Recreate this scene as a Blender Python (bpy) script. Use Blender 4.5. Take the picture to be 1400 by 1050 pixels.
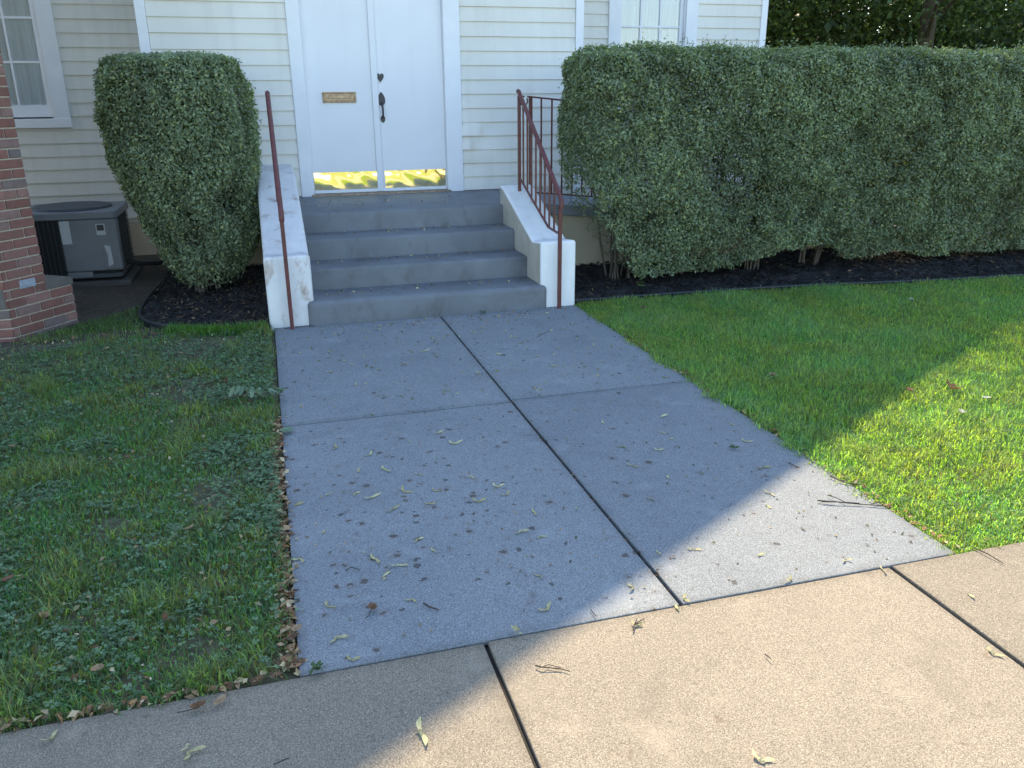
import bpy, bmesh, math, random
import numpy as np
from mathutils import Vector, Matrix

for o in list(bpy.data.objects): bpy.data.objects.remove(o, do_unlink=True)
scene = bpy.context.scene
col = scene.collection
R = math.radians

# ------------------------------------------------------------------ camera
cam_d = bpy.data.cameras.new('camera'); cam = bpy.data.objects.new('camera', cam_d); col.objects.link(cam)
cam_d.sensor_width = 36.0; cam_d.lens = 36 * 1133.3 / 1400; cam_d.clip_start = 0.05; cam_d.clip_end = 900
PITCH, YAW, ROLL = R(19.186), R(15.998), R(0.481)
fw = Vector((math.sin(YAW)*math.cos(PITCH), math.cos(YAW)*math.cos(PITCH), -math.sin(PITCH)))
rt0 = Vector((math.cos(YAW), -math.sin(YAW), 0)); dn0 = fw.cross(rt0)
rt = rt0*math.cos(ROLL) + dn0*math.sin(ROLL); dn = dn0*math.cos(ROLL) - rt0*math.sin(ROLL)
m = Matrix.Identity(4)
for i in range(3):
    m[i][0] = rt[i]; m[i][1] = -dn[i]; m[i][2] = -fw[i]
m[2][3] = 1.6
cam.matrix_world = m
scene.camera = cam
scene.render.resolution_x = 1024; scene.render.resolution_y = 768

# ------------------------------------------------------------------ light
SUN_EL, SUN_AZ = R(47), R(14)
w = bpy.data.worlds.new('World'); scene.world = w; w.use_nodes = True
nt = w.node_tree; bg = nt.nodes['Background']
sky = nt.nodes.new('ShaderNodeTexSky'); sky.sky_type = 'NISHITA'; sky.sun_disc = False
sky.sun_elevation = SUN_EL; sky.sun_rotation = SUN_AZ
sky.air_density = 1.0; sky.dust_density = 0.5; sky.ozone_density = 1.2
nt.links.new(sky.outputs[0], bg.inputs[0]); bg.inputs[1].default_value = 0.15
sd = bpy.data.lights.new('sun', 'SUN'); sd.energy = 3.1; sd.angle = R(0.53); sd.color = (1, 0.84, 0.60)
so = bpy.data.objects.new('sun', sd); col.objects.link(so)
s_dir = Vector((math.sin(SUN_AZ)*math.cos(SUN_EL), math.cos(SUN_AZ)*math.cos(SUN_EL), math.sin(SUN_EL)))
so.rotation_euler = s_dir.to_track_quat('Z', 'Y').to_euler(); so.location = s_dir*40
scene.view_settings.view_transform = 'Standard'; scene.view_settings.look = 'None'
scene.view_settings.exposure = 1.88; scene.view_settings.gamma = 1.0

# ------------------------------------------------------------------ materials
class NT:
    def __init__(s, name):
        s.m = bpy.data.materials.new(name); s.m.use_nodes = True
        s.t = s.m.node_tree; s.b = s.t.nodes['Principled BSDF']; s.out = s.t.nodes['Material Output']
        tc = s.t.nodes.new('ShaderNodeTexCoord'); s.co = tc.outputs['Object']
        g = s.t.nodes.new('ShaderNodeNewGeometry'); s.pos = g.outputs['Position']; s.wpos = s.pos; s.pos = s.mapping(loc=(.3137, .7211, .4173), rot=(.61, .37, .83))
        s.rnd = None
    def set(s, sock, v):
        if isinstance(v, (int, float)): sock.default_value = v
        elif isinstance(v, tuple): sock.default_value = v if len(v) == len(sock.default_value) else (*v, 1)
        else: s.t.links.new(v, sock)
    def noise(s, scale, detail=4, rough=.55, co=None, dist=0):
        n = s.t.nodes.new('ShaderNodeTexNoise'); s.set(n.inputs['Vector'], co or s.pos)
        n.inputs['Scale'].default_value = scale; n.inputs['Detail'].default_value = detail
        n.inputs['Roughness'].default_value = rough; n.inputs['Distortion'].default_value = dist
        return n.outputs['Fac']
    def voro(s, scale, co=None, feature='F1', out='Distance', rand=1):
        n = s.t.nodes.new('ShaderNodeTexVoronoi'); n.feature = feature; s.set(n.inputs['Vector'], co or s.pos)
        n.inputs['Scale'].default_value = scale; n.inputs['Randomness'].default_value = rand
        return n.outputs[out]
    def ramp(s, f, a, b, c0=0., c1=1.):
        n = s.t.nodes.new('ShaderNodeMapRange'); n.clamp = True; s.set(n.inputs[0], f)
        n.inputs[1].default_value = a; n.inputs[2].default_value = b; n.inputs[3].default_value = c0; n.inputs[4].default_value = c1
        return n.outputs[0]
    def math(s, op, a, b=0.):
        n = s.t.nodes.new('ShaderNodeMath'); n.operation = op; s.set(n.inputs[0], a); s.set(n.inputs[1], b); return n.outputs[0]
    def mix(s, f, a, b, mode='MIX'):
        n = s.t.nodes.new('ShaderNodeMix'); n.data_type = 'RGBA'; n.blend_type = mode
        s.set(n.inputs[0], f); s.set(n.inputs[6], a); s.set(n.inputs[7], b); return n.outputs[2]
    def mapping(s, scale=(1, 1, 1), co=None, rot=(0, 0, 0), loc=(0, 0, 0)):
        n = s.t.nodes.new('ShaderNodeMapping'); s.set(n.inputs[0], co or s.wpos)
        n.inputs['Scale'].default_value = scale; n.inputs['Rotation'].default_value = rot; n.inputs['Location'].default_value = loc
        return n.outputs[0]
    def objrand(s):
        n = s.t.nodes.new('ShaderNodeObjectInfo'); return n.outputs['Random']
    def attr(s, name='Col'):
        n = s.t.nodes.new('ShaderNodeAttribute'); n.attribute_name = name; return n.outputs['Color']
    def bump(s, h, strength=.3, dist=.01):
        n = s.t.nodes.new('ShaderNodeBump'); n.inputs['Strength'].default_value = strength
        n.inputs['Distance'].default_value = dist; s.set(n.inputs['Height'], h); s.set(s.b.inputs['Normal'], n.outputs[0])
    def done(s, color, rough=.7, metal=0., spec=.5):
        s.set(s.b.inputs['Base Color'], color); s.set(s.b.inputs['Roughness'], rough)
        s.set(s.b.inputs['Metallic'], metal); s.b.inputs['Specular IOR Level'].default_value = spec
        return s.m

def concrete(name, base, warm, spots=False, grime=.35, joints=((), ())):
    n = NT(name)
    big = n.noise(1.3, 5, .6); med = n.noise(9, 5, .65); fine = n.noise(260, 2, .6)
    dark = tuple(c*.72 for c in base)
    c = n.mix(n.ramp(big, .35, .7), base, warm)
    c = n.mix(n.math('MULTIPLY', n.ramp(med, .5, .75), grime), c, dark)
    c = n.mix(n.ramp(fine, .30, .70), tuple(v*.52 for v in (1, 1, 1)), (1.28, 1.27, 1.25)) if False else n.mix(1., c, n.mix(n.ramp(fine, .32, .68), (.50, .50, .51), (1.42, 1.41, 1.39)), 'MULTIPLY')
    v = n.voro(70); vs = n.voro(70, out='Color')
    sep = n.t.nodes.new('ShaderNodeSeparateColor'); n.t.links.new(vs, sep.inputs[0])
    pit = n.math('MULTIPLY', n.math('LESS_THAN', v, .16), n.math('GREATER_THAN', sep.outputs[0], .72))
    c = n.mix(n.math('MULTIPLY', pit, .55), c, (.05, .05, .05))
    lt = n.voro(330, out='Color'); sl = n.t.nodes.new('ShaderNodeSeparateColor'); n.t.links.new(lt, sl.inputs[0]); c = n.mix(n.math('MULTIPLY', n.math('GREATER_THAN', sl.outputs[0], .90), .32), c, tuple(min(.9, v*2.0) for v in base)); c = n.mix(n.math('MULTIPLY', n.math('GREATER_THAN', sl.outputs[1], .86), .45), c, tuple(v*.35 for v in base))
    smear = n.noise(2.6, 6, .7, dist=.8)
    c = n.mix(n.ramp(smear, .54, .72, 0, .40), c, tuple(v*.55 for v in base))
    c = n.mix(n.ramp(n.noise(4.4, 5, .6, dist=.3), .58, .70, 0, .30), c, tuple(min(.9, v*1.45) for v in base))
    c = n.mix(1., c, n.mix(n.objrand(), (.90, .90, .90), (1.07, 1.06, 1.05)), 'MULTIPLY')
    # dirt collected along the joints
    xyz = n.t.nodes.new('ShaderNodeSeparateXYZ'); n.t.links.new(n.wpos, xyz.inputs[0]); ragged = n.ramp(n.noise(22, 4, .7), .35, .7, .25, 1.)
    for ax, lines in ((0, joints[0]), (1, joints[1])):
        for q in lines:
            dd = n.math('ABSOLUTE', n.math('SUBTRACT', xyz.outputs[ax], q)); f = n.math('MULTIPLY', n.ramp(dd, .006, .040, .42, 0), ragged)
            c = n.mix(f, c, tuple(v*f2 for v, f2 in zip(base, (.34, .32, .29))))
    # soft rusty and dark blotches
    b2 = n.noise(17, 2, .5, dist=.4)
    c = n.mix(n.ramp(b2, .70, .76, 0, .5), c, tuple(v*f for v, f in zip(base, (.5, .42, .36))))
    if spots:     # crushed-fruit stains, thickest on the near left slab
        nn = n.t.nodes.new('ShaderNodeTexNoise'); nn.inputs['Scale'].default_value = 45; n.t.links.new(n.wpos, nn.inputs['Vector']); mv = n.t.nodes.new('ShaderNodeVectorMath'); mv.operation = 'MULTIPLY_ADD'; n.t.links.new(nn.outputs['Color'], mv.inputs[0]); mv.inputs[1].default_value = (.022, .022, 0); n.t.links.new(n.mapping((1, 1, 0)), mv.inputs[2]); wob2 = mv.outputs[0]
        v1 = n.voro(21, co=wob2); vc = n.voro(21, co=wob2, out='Color')
        s2 = n.t.nodes.new('ShaderNodeSeparateColor'); n.t.links.new(vc, s2.inputs[0])
        d = n.t.nodes.new('ShaderNodeVectorMath'); d.operation = 'DISTANCE'; n.t.links.new(n.wpos, d.inputs[0]); d.inputs[1].default_value = (.42, 3.1, 0)
        dens = n.ramp(d.outputs['Value'], .25, 1.3, .62, .10)
        wob = n.noise(60, 2, .6)
        rad = n.math('MULTIPLY', n.math('POWER', n.ramp(s2.outputs[1], 0, 1, .24, .56), 2.), n.ramp(wob, .3, .7, .6, 1.4))
        on = n.math('MULTIPLY', n.math('LESS_THAN', v1, rad), n.math('LESS_THAN', s2.outputs[0], dens))
        c = n.mix(n.math('MULTIPLY', on, .72), c, (.045, .034, .026))
        halo = n.math('MULTIPLY', n.math('LESS_THAN', v1, n.math('MULTIPLY', rad, 1.8)), n.math('LESS_THAN', s2.outputs[0], n.math('MULTIPLY', dens, .5)))
        c = n.mix(n.math('MULTIPLY', halo, .22), c, (.12, .08, .05))
    n.bump(n.math('ADD', n.math('MULTIPLY', fine, .6), n.math('MULTIPLY', pit, -.6)), .35, .003)
    return n.done(c, .88, spec=.25)

M = {}
M['walk'] = concrete('walk_concrete', (.220, .233, .232), (.190, .205, .210), spots=True, joints=((-.05, 1.184, 2.295), (2.112, 4.145, 6.14)))
M['sidewalk'] = concrete('sidewalk_concrete', (.244, .208, .154), (.212, .181, .134), grime=.4, joints=((.512, 2.005), (2.108,)))
def paint(name, c, rough=.5, var=.12, scale=3, bump=.05, dirt=None, dirt_lo=.55, dirt_amt=.6, spec=.4, dirt_scale=6, dirt_dist=.6, streak=0):
    n = NT(name); f = n.noise(scale, 5, .6)
    cc = n.mix(n.ramp(f, .3, .7), tuple(v*(1-var) for v in c), tuple(min(.95, v*(1+var*.4)) for v in c))
    if dirt:
        g = n.noise(dirt_scale, 6, .7, co=n.mapping((1, 1, .6)), dist=dirt_dist)
        cc = n.mix(n.ramp(g, dirt_lo, dirt_lo+.18, 0, dirt_amt), cc, dirt)
    if streak: cc = n.mix(n.ramp(n.noise(2.2, 5, .6, co=n.mapping((5, 5, .45))), .5, .75, 0, streak), cc, tuple(v*.66 for v in c))
    n.bump(n.noise(120, 3), bump, .004)
    return n.done(cc, rough, spec=spec)
M['step'] = paint('grey_step_paint', (.150, .162, .172), .6, .25, 2.5, .12, dirt=(.072, .062, .05), dirt_lo=.52, dirt_amt=.5)
M['pier'] = paint('white_masonry_paint', (.74, .735, .71), .6, .08, 3, .25, dirt=(.45, .36, .26), dirt_lo=.57, dirt_amt=.6, dirt_dist=0, dirt_scale=7, streak=.3)
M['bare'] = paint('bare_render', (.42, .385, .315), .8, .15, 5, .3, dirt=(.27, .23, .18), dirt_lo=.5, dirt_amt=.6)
M['pier_stained'] = paint('stained_white_masonry_paint', (.68, .665, .64), .65, .14, 3, .25, dirt=(.27, .17, .10), dirt_lo=.54, dirt_amt=.9, dirt_scale=8, dirt_dist=0, streak=.35)
M['door'] = paint('white_door_paint', (.71, .72, .745), .38, .06, 1.2, .03, streak=.10)
M['trim'] = paint('white_trim_paint', (.74, .75, .77), .45, .06, 5, .05)
M['siding'] = paint('cream_vinyl_siding', (.70, .68, .615), .5, .09, 1.1, .04, streak=.30)
M['found'] = paint('beige_foundation_paint', (.50, .43, .32), .8, .18, 3, .25, dirt=(.25, .21, .16), dirt_lo=.6, dirt_amt=.5)
M['deckgrey'] = paint('ramp_grey_paint', (.20, .21, .23), .7, .2, 4, .2)
M['iron'] = paint('maroon_iron_paint', (.120, .036, .032), .42, .3, 14, .25, dirt=(.07, .022, .016), dirt_lo=.6, dirt_amt=.6)
M['roof'] = paint('roof_shingle', (.08, .08, .085), .9, .3, 8, .3)
M['acbody'] = paint('ac_grey_metal', (.20, .205, .21), .5, .15, 5, .03)
M['acdark'] = paint('ac_dark_plastic', (.075, .08, .085), .6, .2, 9, .1)
M['acblack'] = paint('ac_coil_black', (.012, .013, .014), .7, .2, 30, .1)
M['sticker'] = paint('ac_sticker', (.5, .51, .5), .5, .15, 60, 0)
M['label_dark'] = paint('label_print', (.05, .05, .05), .5, .2, 60, 0)
M['pad'] = paint('concrete_pad', (.09, .085, .075), .9, .2, 12, .3)
M['edging'] = paint('black_plastic_edging', (.018, .02, .024), .5, .3, 6, .1)
M['soil'] = paint('soil', (.085, .066, .046), .95, .5, 20, .6)
M['mulchsoil'] = paint('dark_mulch_ground', (.022, .019, .017), .95, .5, 20, .6)
M['thatch'] = paint('lawn_thatch', (.10, .095, .050), .95, .5, 12, .6, dirt=(.13, .085, .055), dirt_lo=.5, dirt_amt=.8)
M['fargrass'] = paint('mown_grass', (.26, .30, .055), .9, .35, 9, .6)
M['asphalt'] = paint('street_concrete', (.42, .37, .28), .9, .2, 4, .4)
M['gap'] = paint('joint_filler', (.030, .026, .022), .95, .4, 40, .4)
M['bark'] = paint('bark', (.085, .065, .048), .9, .4, 14, .7)
M['stem'] = paint('shrub_stem', (.10, .08, .06), .85, .35, 30, .4)
M['twig'] = paint('twig', (.055, .038, .028), .8, .4, 60, .3)
M['stone'] = paint('limestone', (.125, .112, .095), .9, .3, 7, .4)
M['black_iron'] = paint('wrought_iron', (.045, .045, .048), .45, .3, 40, .3)
M['mailbrass'] = (lambda n: n.done(n.mix(n.ramp(n.noise(30, 4), .3, .7), (.16, .115, .08), (.34, .26, .19)), .38, .85))(NT('aged_brass'))
M['brass'] = (lambda n: n.done((.93, .80, .44), .06, 1.))(NT('polished_brass'))
M['tin'] = paint('galvanised_plate', (.30, .33, .36), .45, .25, 20, .1)
M['curtain'] = (lambda n: n.done(n.mix(n.ramp(n.noise(1, 2, co=n.mapping((40, 40, .6))), .3, .7), (.70, .72, .73), (.82, .84, .85)), .9))(NT('net_curtain'))
def glass():
    n = NT('window_glass'); t = n.t
    tr = t.nodes.new('ShaderNodeBsdfTransparent'); gl = t.nodes.new('ShaderNodeBsdfGlossy'); gl.inputs['Roughness'].default_value = .03
    fr = t.nodes.new('ShaderNodeFresnel'); fr.inputs[0].default_value = 1.5
    mx = t.nodes.new('ShaderNodeMixShader'); f = n.math('ADD', fr.outputs[0], .02)
    n.set(mx.inputs[0], f); t.links.new(tr.outputs[0], mx.inputs[1]); t.links.new(gl.outputs[0], mx.inputs[2]); t.links.new(mx.outputs[0], n.out.inputs[0])
    tr.inputs[0].default_value = (.97, .98, .98, 1)
    return n.m
M['glass'] = glass()
def brickmat():
    n = NT('red_brick'); r = n.objrand()
    cr = n.t.nodes.new('ShaderNodeValToRGB'); n.t.links.new(r, cr.inputs[0]); e = cr.color_ramp
    e.elements[0].position = 0; e.elements[0].color = (.18, .085, .066, 1); e.elements[1].position = 1; e.elements[1].color = (.31, .16, .125, 1)
    for p, c in ((.3, (.25, .112, .088, 1)), (.62, (.21, .10, .08, 1)), (.80, (.29, .16, .13, 1)), (.90, (.15, .13, .12, 1))):
        x = e.elements.new(p); x.color = c
    c = n.mix(n.ramp(n.noise(28, 5, .7), .35, .75, 0, .6), cr.outputs[0], (.10, .055, .045))
    c = n.mix(n.ramp(n.noise(7, 4, .6), .62, .8, 0, .35), c, (.42, .36, .30))
    n.bump(n.noise(150, 4, .7), .5, .004); return n.done(c, .9, spec=.2)
M['brick'] = brickmat()
M['mortar'] = paint('mortar', (.44, .385, .30), .95, .15, 60, .5)
def brickwall():
    n = NT('brick_wall_far'); t = n.t; b = t.nodes.new('ShaderNodeTexBrick')
    n.set(b.inputs['Vector'], n.mapping((1, 1, 1), rot=(R(90), 0, 0)))
    b.inputs['Color1'].default_value = (.20, .08, .06, 1); b.inputs['Color2'].default_value = (.15, .065, .05, 1); b.inputs['Mortar'].default_value = (.42, .36, .28, 1)
    b.inputs['Scale'].default_value = 1; b.inputs['Brick Width'].default_value = .204; b.inputs['Row Height'].default_value = .0677; b.inputs['Mortar Size'].default_value = .005
    return n.done(b.outputs[0], .9)
M['brickfar'] = brickwall()
def leafmat(name, trans=.35, rough=.45, spec=.35, tint=(1., 1., .6)):
    n = NT(name); t = n.t; c = n.attr()
    n.done(c, rough, spec=spec)
    tr = t.nodes.new('ShaderNodeBsdfTranslucent'); n.set(tr.inputs[0], n.mix(1., c, (tint[0]*1.5, tint[1]*1.6, tint[2]), 'MULTIPLY'))
    mx = t.nodes.new('ShaderNodeMixShader'); mx.inputs[0].default_value = trans
    t.links.new(n.b.outputs[0], mx.inputs[1]); t.links.new(tr.outputs[0], mx.inputs[2]); t.links.new(mx.outputs[0], n.out.inputs[0])
    return n.m
M['grass'] = leafmat('grass_blade', .55, .5, .25, (1.45, 1.55, .42))
M['clover'] = leafmat('clover_leaf', .3, .55, .25)
M['privet'] = leafmat('privet_leaf', .33, .42, .38)
M['treeleaf'] = leafmat('tree_leaf', .40, .5, .3)
M['dry'] = leafmat('dry_leaf', .25, .75, .15, (1, .9, .7))
M['mulch'] = leafmat('mulch_chip', .0, .9, .15)
def leafplain(name, c, tr=.3):
    n = NT(name); t = n.t
    cc = n.mix(n.ramp(n.noise(90, 3), .3, .7), tuple(v*.7 for v in c), tuple(v*1.15 for v in c)); cc = n.mix(n.ramp(n.objrand(), 0, 1), cc, n.mix(1., cc, (.72, .66, .55), 'MULTIPLY'))
    n.done(cc, .7, spec=.2); T = t.nodes.new('ShaderNodeBsdfTranslucent'); n.set(T.inputs[0], cc)
    mx = t.nodes.new('ShaderNodeMixShader'); mx.inputs[0].default_value = tr
    t.links.new(n.b.outputs[0], mx.inputs[1]); t.links.new(T.outputs[0], mx.inputs[2]); t.links.new(mx.outputs[0], n.out.inputs[0]); return n.m
M['samara'] = leafplain('samara_wing', (.62, .58, .32))
M['brownleaf'] = leafplain('brown_leaf', (.24, .13, .075))
M['tanleaf'] = leafplain('tan_leaf', (.42, .29, .17))
M['paleleaf'] = leafplain('pale_leaf', (.62, .60, .52))
M['greenleaf'] = leafplain('fresh_leaf', (.22, .34, .22), .2)
M['sprigleaf'] = leafplain('sprig_leaf', (.21, .30, .19), .15)

# ------------------------------------------------------------------ geometry helpers
base = {}
def g_box(x0, x1, y0, y1, z0, z1):
    v = [(x, y, z) for z in (z0, z1) for y in (y0, y1) for x in (x0, x1)]
    return v, [(0, 2, 3, 1), (4, 5, 7, 6), (0, 1, 5, 4), (2, 6, 7, 3), (0, 4, 6, 2), (1, 3, 7, 5)]
def g_prism(poly, axis, a0, a1):
    n = len(poly)
    def mk(p, a): return (a, p[0], p[1]) if axis == 'x' else (p[0], a, p[1]) if axis == 'y' else (p[0], p[1], a)
    v = [mk(p, a0) for p in poly] + [mk(p, a1) for p in poly]
    f = [tuple(range(n))[::-1], tuple(range(n, 2*n))] + [(i, (i+1) % n, n+(i+1) % n, n+i) for i in range(n)]
    return v, f
def g_tube(pts, rad, n=8, cap=True):
    pts = [Vector(p) for p in pts]; rad = rad if isinstance(rad, (list, tuple)) else [rad]*len(pts)
    v, f = [], []; up = None
    for i, p in enumerate(pts):
        t = (pts[min(i+1, len(pts)-1)] - pts[max(i-1, 0)]).normalized()
        if up is None: up = t.orthogonal().normalized() if abs(t.z) > .999 or True else None
        up = (up - t*up.dot(t)).normalized(); sd_ = t.cross(up)
        for k in range(n):
            a = 2*math.pi*k/n; v.append(tuple(p + (up*math.cos(a) + sd_*math.sin(a))*rad[i]))
    for i in range(len(pts)-1):
        for k in range(n): f.append((i*n+k, i*n+(k+1) % n, (i+1)*n+(k+1) % n, (i+1)*n+k))
    if cap: f += [tuple(range(n))[::-1], tuple(range((len(pts)-1)*n, len(pts)*n))]
    return v, f
def g_bar(p, q, wx, wy, updir=(0, 0, 1)):     # rectangular bar from p to q
    p, q = Vector(p), Vector(q); t = (q-p).normalized(); u = Vector(updir)
    if abs(t.dot(u)) > .95: u = Vector((0, 1, 0))
    s = t.cross(u).normalized(); u = s.cross(t)
    v = [tuple(c + s*a*wx/2 + u*b*wy/2) for c in (p, q) for a, b in ((-1, -1), (1, -1), (1, 1), (-1, 1))]
    return v, [(3, 2, 1, 0), (4, 5, 6, 7), (0, 1, 5, 4), (1, 2, 6, 5), (2, 3, 7, 6), (3, 0, 4, 7)]
def g_add(*gs):
    v, f = [], []
    for a, b in gs:
        k = len(v); v += list(a); f += [tuple(i+k for i in q) for q in b]
    return v, f
def to_mesh(name, geo, mat, off=(0, 0, 0), bevel=0, seg=2, smooth=False):
    bm = bmesh.new(); vs = [bm.verts.new((p[0]-off[0], p[1]-off[1], p[2]-off[2])) for p in geo[0]]
    for f in geo[1]:
        try: bm.faces.new([vs[i] for i in f])
        except ValueError: pass
    bmesh.ops.recalc_face_normals(bm, faces=bm.faces)
    if bevel:
        bmesh.ops.bevel(bm, geom=[e for e in bm.edges if e.is_manifold and e.calc_face_angle(0) > .3], offset=bevel, segments=seg, affect='EDGES', profile=.5, clamp_overlap=True)
    me = bpy.data.meshes.new(name); bm.to_mesh(me); bm.free(); me.materials.append(mat)
    if smooth:
        me.polygons.foreach_set('use_smooth', [True]*len(me.polygons))
        try: me.set_sharp_from_angle(angle=R(40))
        except Exception: pass
    return me
def tag(o, label=None, cat=None, group=None, kind=None):
    if label: o['label'] = label
    if cat: o['category'] = cat
    if group: o['group'] = group
    if kind: o['kind'] = kind
    return o
def thing(name, label, cat, loc, group=None):
    o = bpy.data.objects.new(name, None); o.empty_display_size = .1; col.objects.link(o); o.location = loc; base[o] = Vector(loc)
    return tag(o, label, cat, group)
def part(name, geo, mat, parent, bevel=0, seg=2, smooth=False, label=None):
    off = base[parent]; o = bpy.data.objects.new(name, to_mesh(name, geo, mat, off, bevel, seg, smooth)); col.objects.link(o)
    o.parent = parent; base[o] = off
    if label: o['label'] = label
    return o
def piece(name, me, parent, loc, rotz=0):          # shares mesh data
    o = bpy.data.objects.new(name, me); col.objects.link(o); o.parent = parent; o.location = Vector(loc) - base[parent]; o.rotation_euler = (0, 0, rotz); return o
def solo(name, geo, mat, org=(0, 0, 0), bevel=0, seg=2, smooth=False, **k):
    o = bpy.data.objects.new(name, to_mesh(name, geo, mat, org, bevel, seg, smooth)); col.objects.link(o); o.location = org; base[o] = Vector(org)
    return tag(o, **k)
def struct(name, geo, mat, org=(0, 0, 0), bevel=0, seg=2):
    return solo(name, geo, mat, org, bevel, seg, kind='structure')
def np_mesh(name, V, F, C, mat, parent=None):
    V = np.asarray(V, np.float32).reshape(-1, 3); F = np.asarray(F, np.int32)
    if parent is not None: V = V - np.array(base[parent], np.float32)
    me = bpy.data.meshes.new(name); me.vertices.add(len(V)); me.vertices.foreach_set('co', V.ravel())
    me.loops.add(F.size); me.loops.foreach_set('vertex_index', F.ravel()); me.polygons.add(len(F))
    me.polygons.foreach_set('loop_start', np.arange(0, F.size, F.shape[1], dtype=np.int32))
    try: me.polygons.foreach_set('loop_total', np.full(len(F), F.shape[1], np.int32))
    except Exception: pass
    a = me.color_attributes.new('Col', 'FLOAT_COLOR', 'POINT'); cc = np.ones((len(V), 4), np.float32); cc[:, :3] = C; a.data.foreach_set('color', cc.ravel())
    me.update(calc_edges=True); me.materials.append(mat)
    o = bpy.data.objects.new(name, me); col.objects.link(o)
    if parent is not None: o.parent = parent; base[o] = base[parent]
    return o
rng = np.random.default_rng(7)
def vnoise(x, y, s, seed):
    r = np.random.default_rng(seed).random((128, 128)); X = np.asarray(x)*s+500; Y = np.asarray(y)*s+500
    i, j = np.floor(X).astype(int), np.floor(Y).astype(int); u, v = X-i, Y-j; u = u*u*(3-2*u); v = v*v*(3-2*v)
    g = lambda a, b: r[a % 128, b % 128]
    return (g(i, j)*(1-u)+g(i+1, j)*u)*(1-v) + (g(i, j+1)*(1-u)+g(i+1, j+1)*u)*v

# ------------------------------------------------------------------ ground and paving
struct('ground', g_box(-300, 300, -300, 300, -.4, -.07), M['fargrass'])
struct('road', g_box(-300, 300, -12, -3.2, -.3, -.055), M['asphalt'])
struct('verge', g_box(-60, 60, -3.19, .575, -.2, -.02), M['fargrass'])
struct('soil_bed', g_box(-7, 12, 6.3, 12, -.2, -.03), M['soil'])
struct('lawn', g_box(-7, -.055, 2.115, 6.29, -.2, -.022), M['thatch'])
struct('lawn', g_box(2.3, 12, 2.115, 6.29, -.2, -.022), M['thatch'])
wk = thing('walkway', None, None, (1.1, 4.1, 0)); wk['kind'] = 'structure'
part('joint_filler', g_box(-.045, 2.288, 2.11, 6.2, -.15, -.016), M['gap'], wk)
part('slab', g_box(-.05, 1.178, 2.1125, 4.128, -.1, 0), M['walk'], wk, .0035, 2)
part('slab', g_box(1.191, 2.295, 2.1125, 4.156, -.1, .002), M['walk'], wk, .0035, 2)
part('slab', g_box(-.05, 1.178, 4.138, 6.32, -.1, .001), M['walk'], wk, .005, 2)
part('slab', g_box(1.190, 2.295, 4.167, 6.32, -.1, .0), M['walk'], wk, .005, 2)
sw = thing('sidewalk', None, None, (1.1, 1.3, 0)); sw['kind'] = 'structure'
part('joint_filler', g_box(-30, 30, .59, 2.105, -.15, -.02), M['gap'], sw)
xs = [.512+1.493*k for k in range(-4, 6)]
for k in range(len(xs)-1):
    part('slab', g_box(xs[k]+.007, xs[k+1]-.007, .58, 2.108, -.1, -.004+.003*((k*7) % 3)), M['sidewalk'], sw, .004, 2)
part('slab', g_box(-30, xs[0]-.007, .58, 2.108, -.1, -.003), M['sidewalk'], sw); part('slab', g_box(xs[-1]+.007, 30, .58, 2.108, -.1, -.003), M['sidewalk'], sw)

# ------------------------------------------------------------------ church
YD, YB = 8.45, 9.75
EXP = .132
church = thing('church_building', 'white clapboard church with double entrance doors, behind the hedges', 'building', (1.12, 9.75, 0))
wall = part('wall', g_add(g_box(-.95, .40, YD+.002, YB+.3, .33, 3.7), g_box(1.80, 3.19, YD+.003, YB+.3, .33, 3.7), g_box(.39, 1.81, YD+.10, YB+.28, .33, 3.69), g_box(.385, 1.815, YD+.001, YD+.2, 2.95, 3.69),
        g_box(-3.9, -2.90, YB+.122, YB+.31, .33, 3.6), g_box(-2.02, 4.17, YB+.122, YB+.31, .33, 3.6), g_box(5.04, 6.14, YB+.122, YB+.31, .33, 3.6),
        g_box(-2.90, -2.02, YB+.122, YB+.31, .33, 1.41), g_box(4.17, 5.04, YB+.122, YB+.31, .33, 1.41), g_box(-2.90, -2.02, YB+.122, YB+.31, 3.24, 3.6), g_box(4.17, 5.04, YB+.122, YB+.31, 3.24, 3.6),
        g_prism([(-3.9, 3.6), (6.14, 3.6), (6.14, 4.95), (1.12, 8.7), (-3.9, 4.95)], 'y', YB+.121, YB+.31), g_prism([(-3.9, .33), (6.14, .33), (6.14, 4.95), (1.12, 8.7), (-3.9, 4.95)], 'y', YB+.31, 26)), M['siding'], church)
part('foundation', g_add(g_box(-.93, .24, YD+.012, YB+.3, -.3, .335), g_box(2.3, 3.17, YD+.012, YB+.3, -.3, .335), g_box(-3.88, 6.12, YB+.13, 25.9, -.3, .335)), M['found'], church)
# roof with front rake overhang
def roof_geo(y0, y1, xc, zr, hw, m_, th):
    poly = [(xc-hw, zr-m_*hw), (xc, zr), (xc+hw, zr-m_*hw), (xc+hw, zr-m_*hw-th), (xc, zr-th), (xc-hw, zr-m_*hw-th)]
    return g_prism(poly, 'y', y0, y1)
part('roof', roof_geo(9.2, 26.4, 1.12, 8.96, 5.2, .764, .16), M['roof'], church)
part('vestibule_roof', roof_geo(8.2, 9.9, 1.12, 5.2, 2.4, .62, .14), M['roof'], church)
part('gable', g_prism([(-.94, 3.69), (3.18, 3.69), (1.12, 4.97)], 'y', YD+.02, YB+.1), M['siding'], church)
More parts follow.
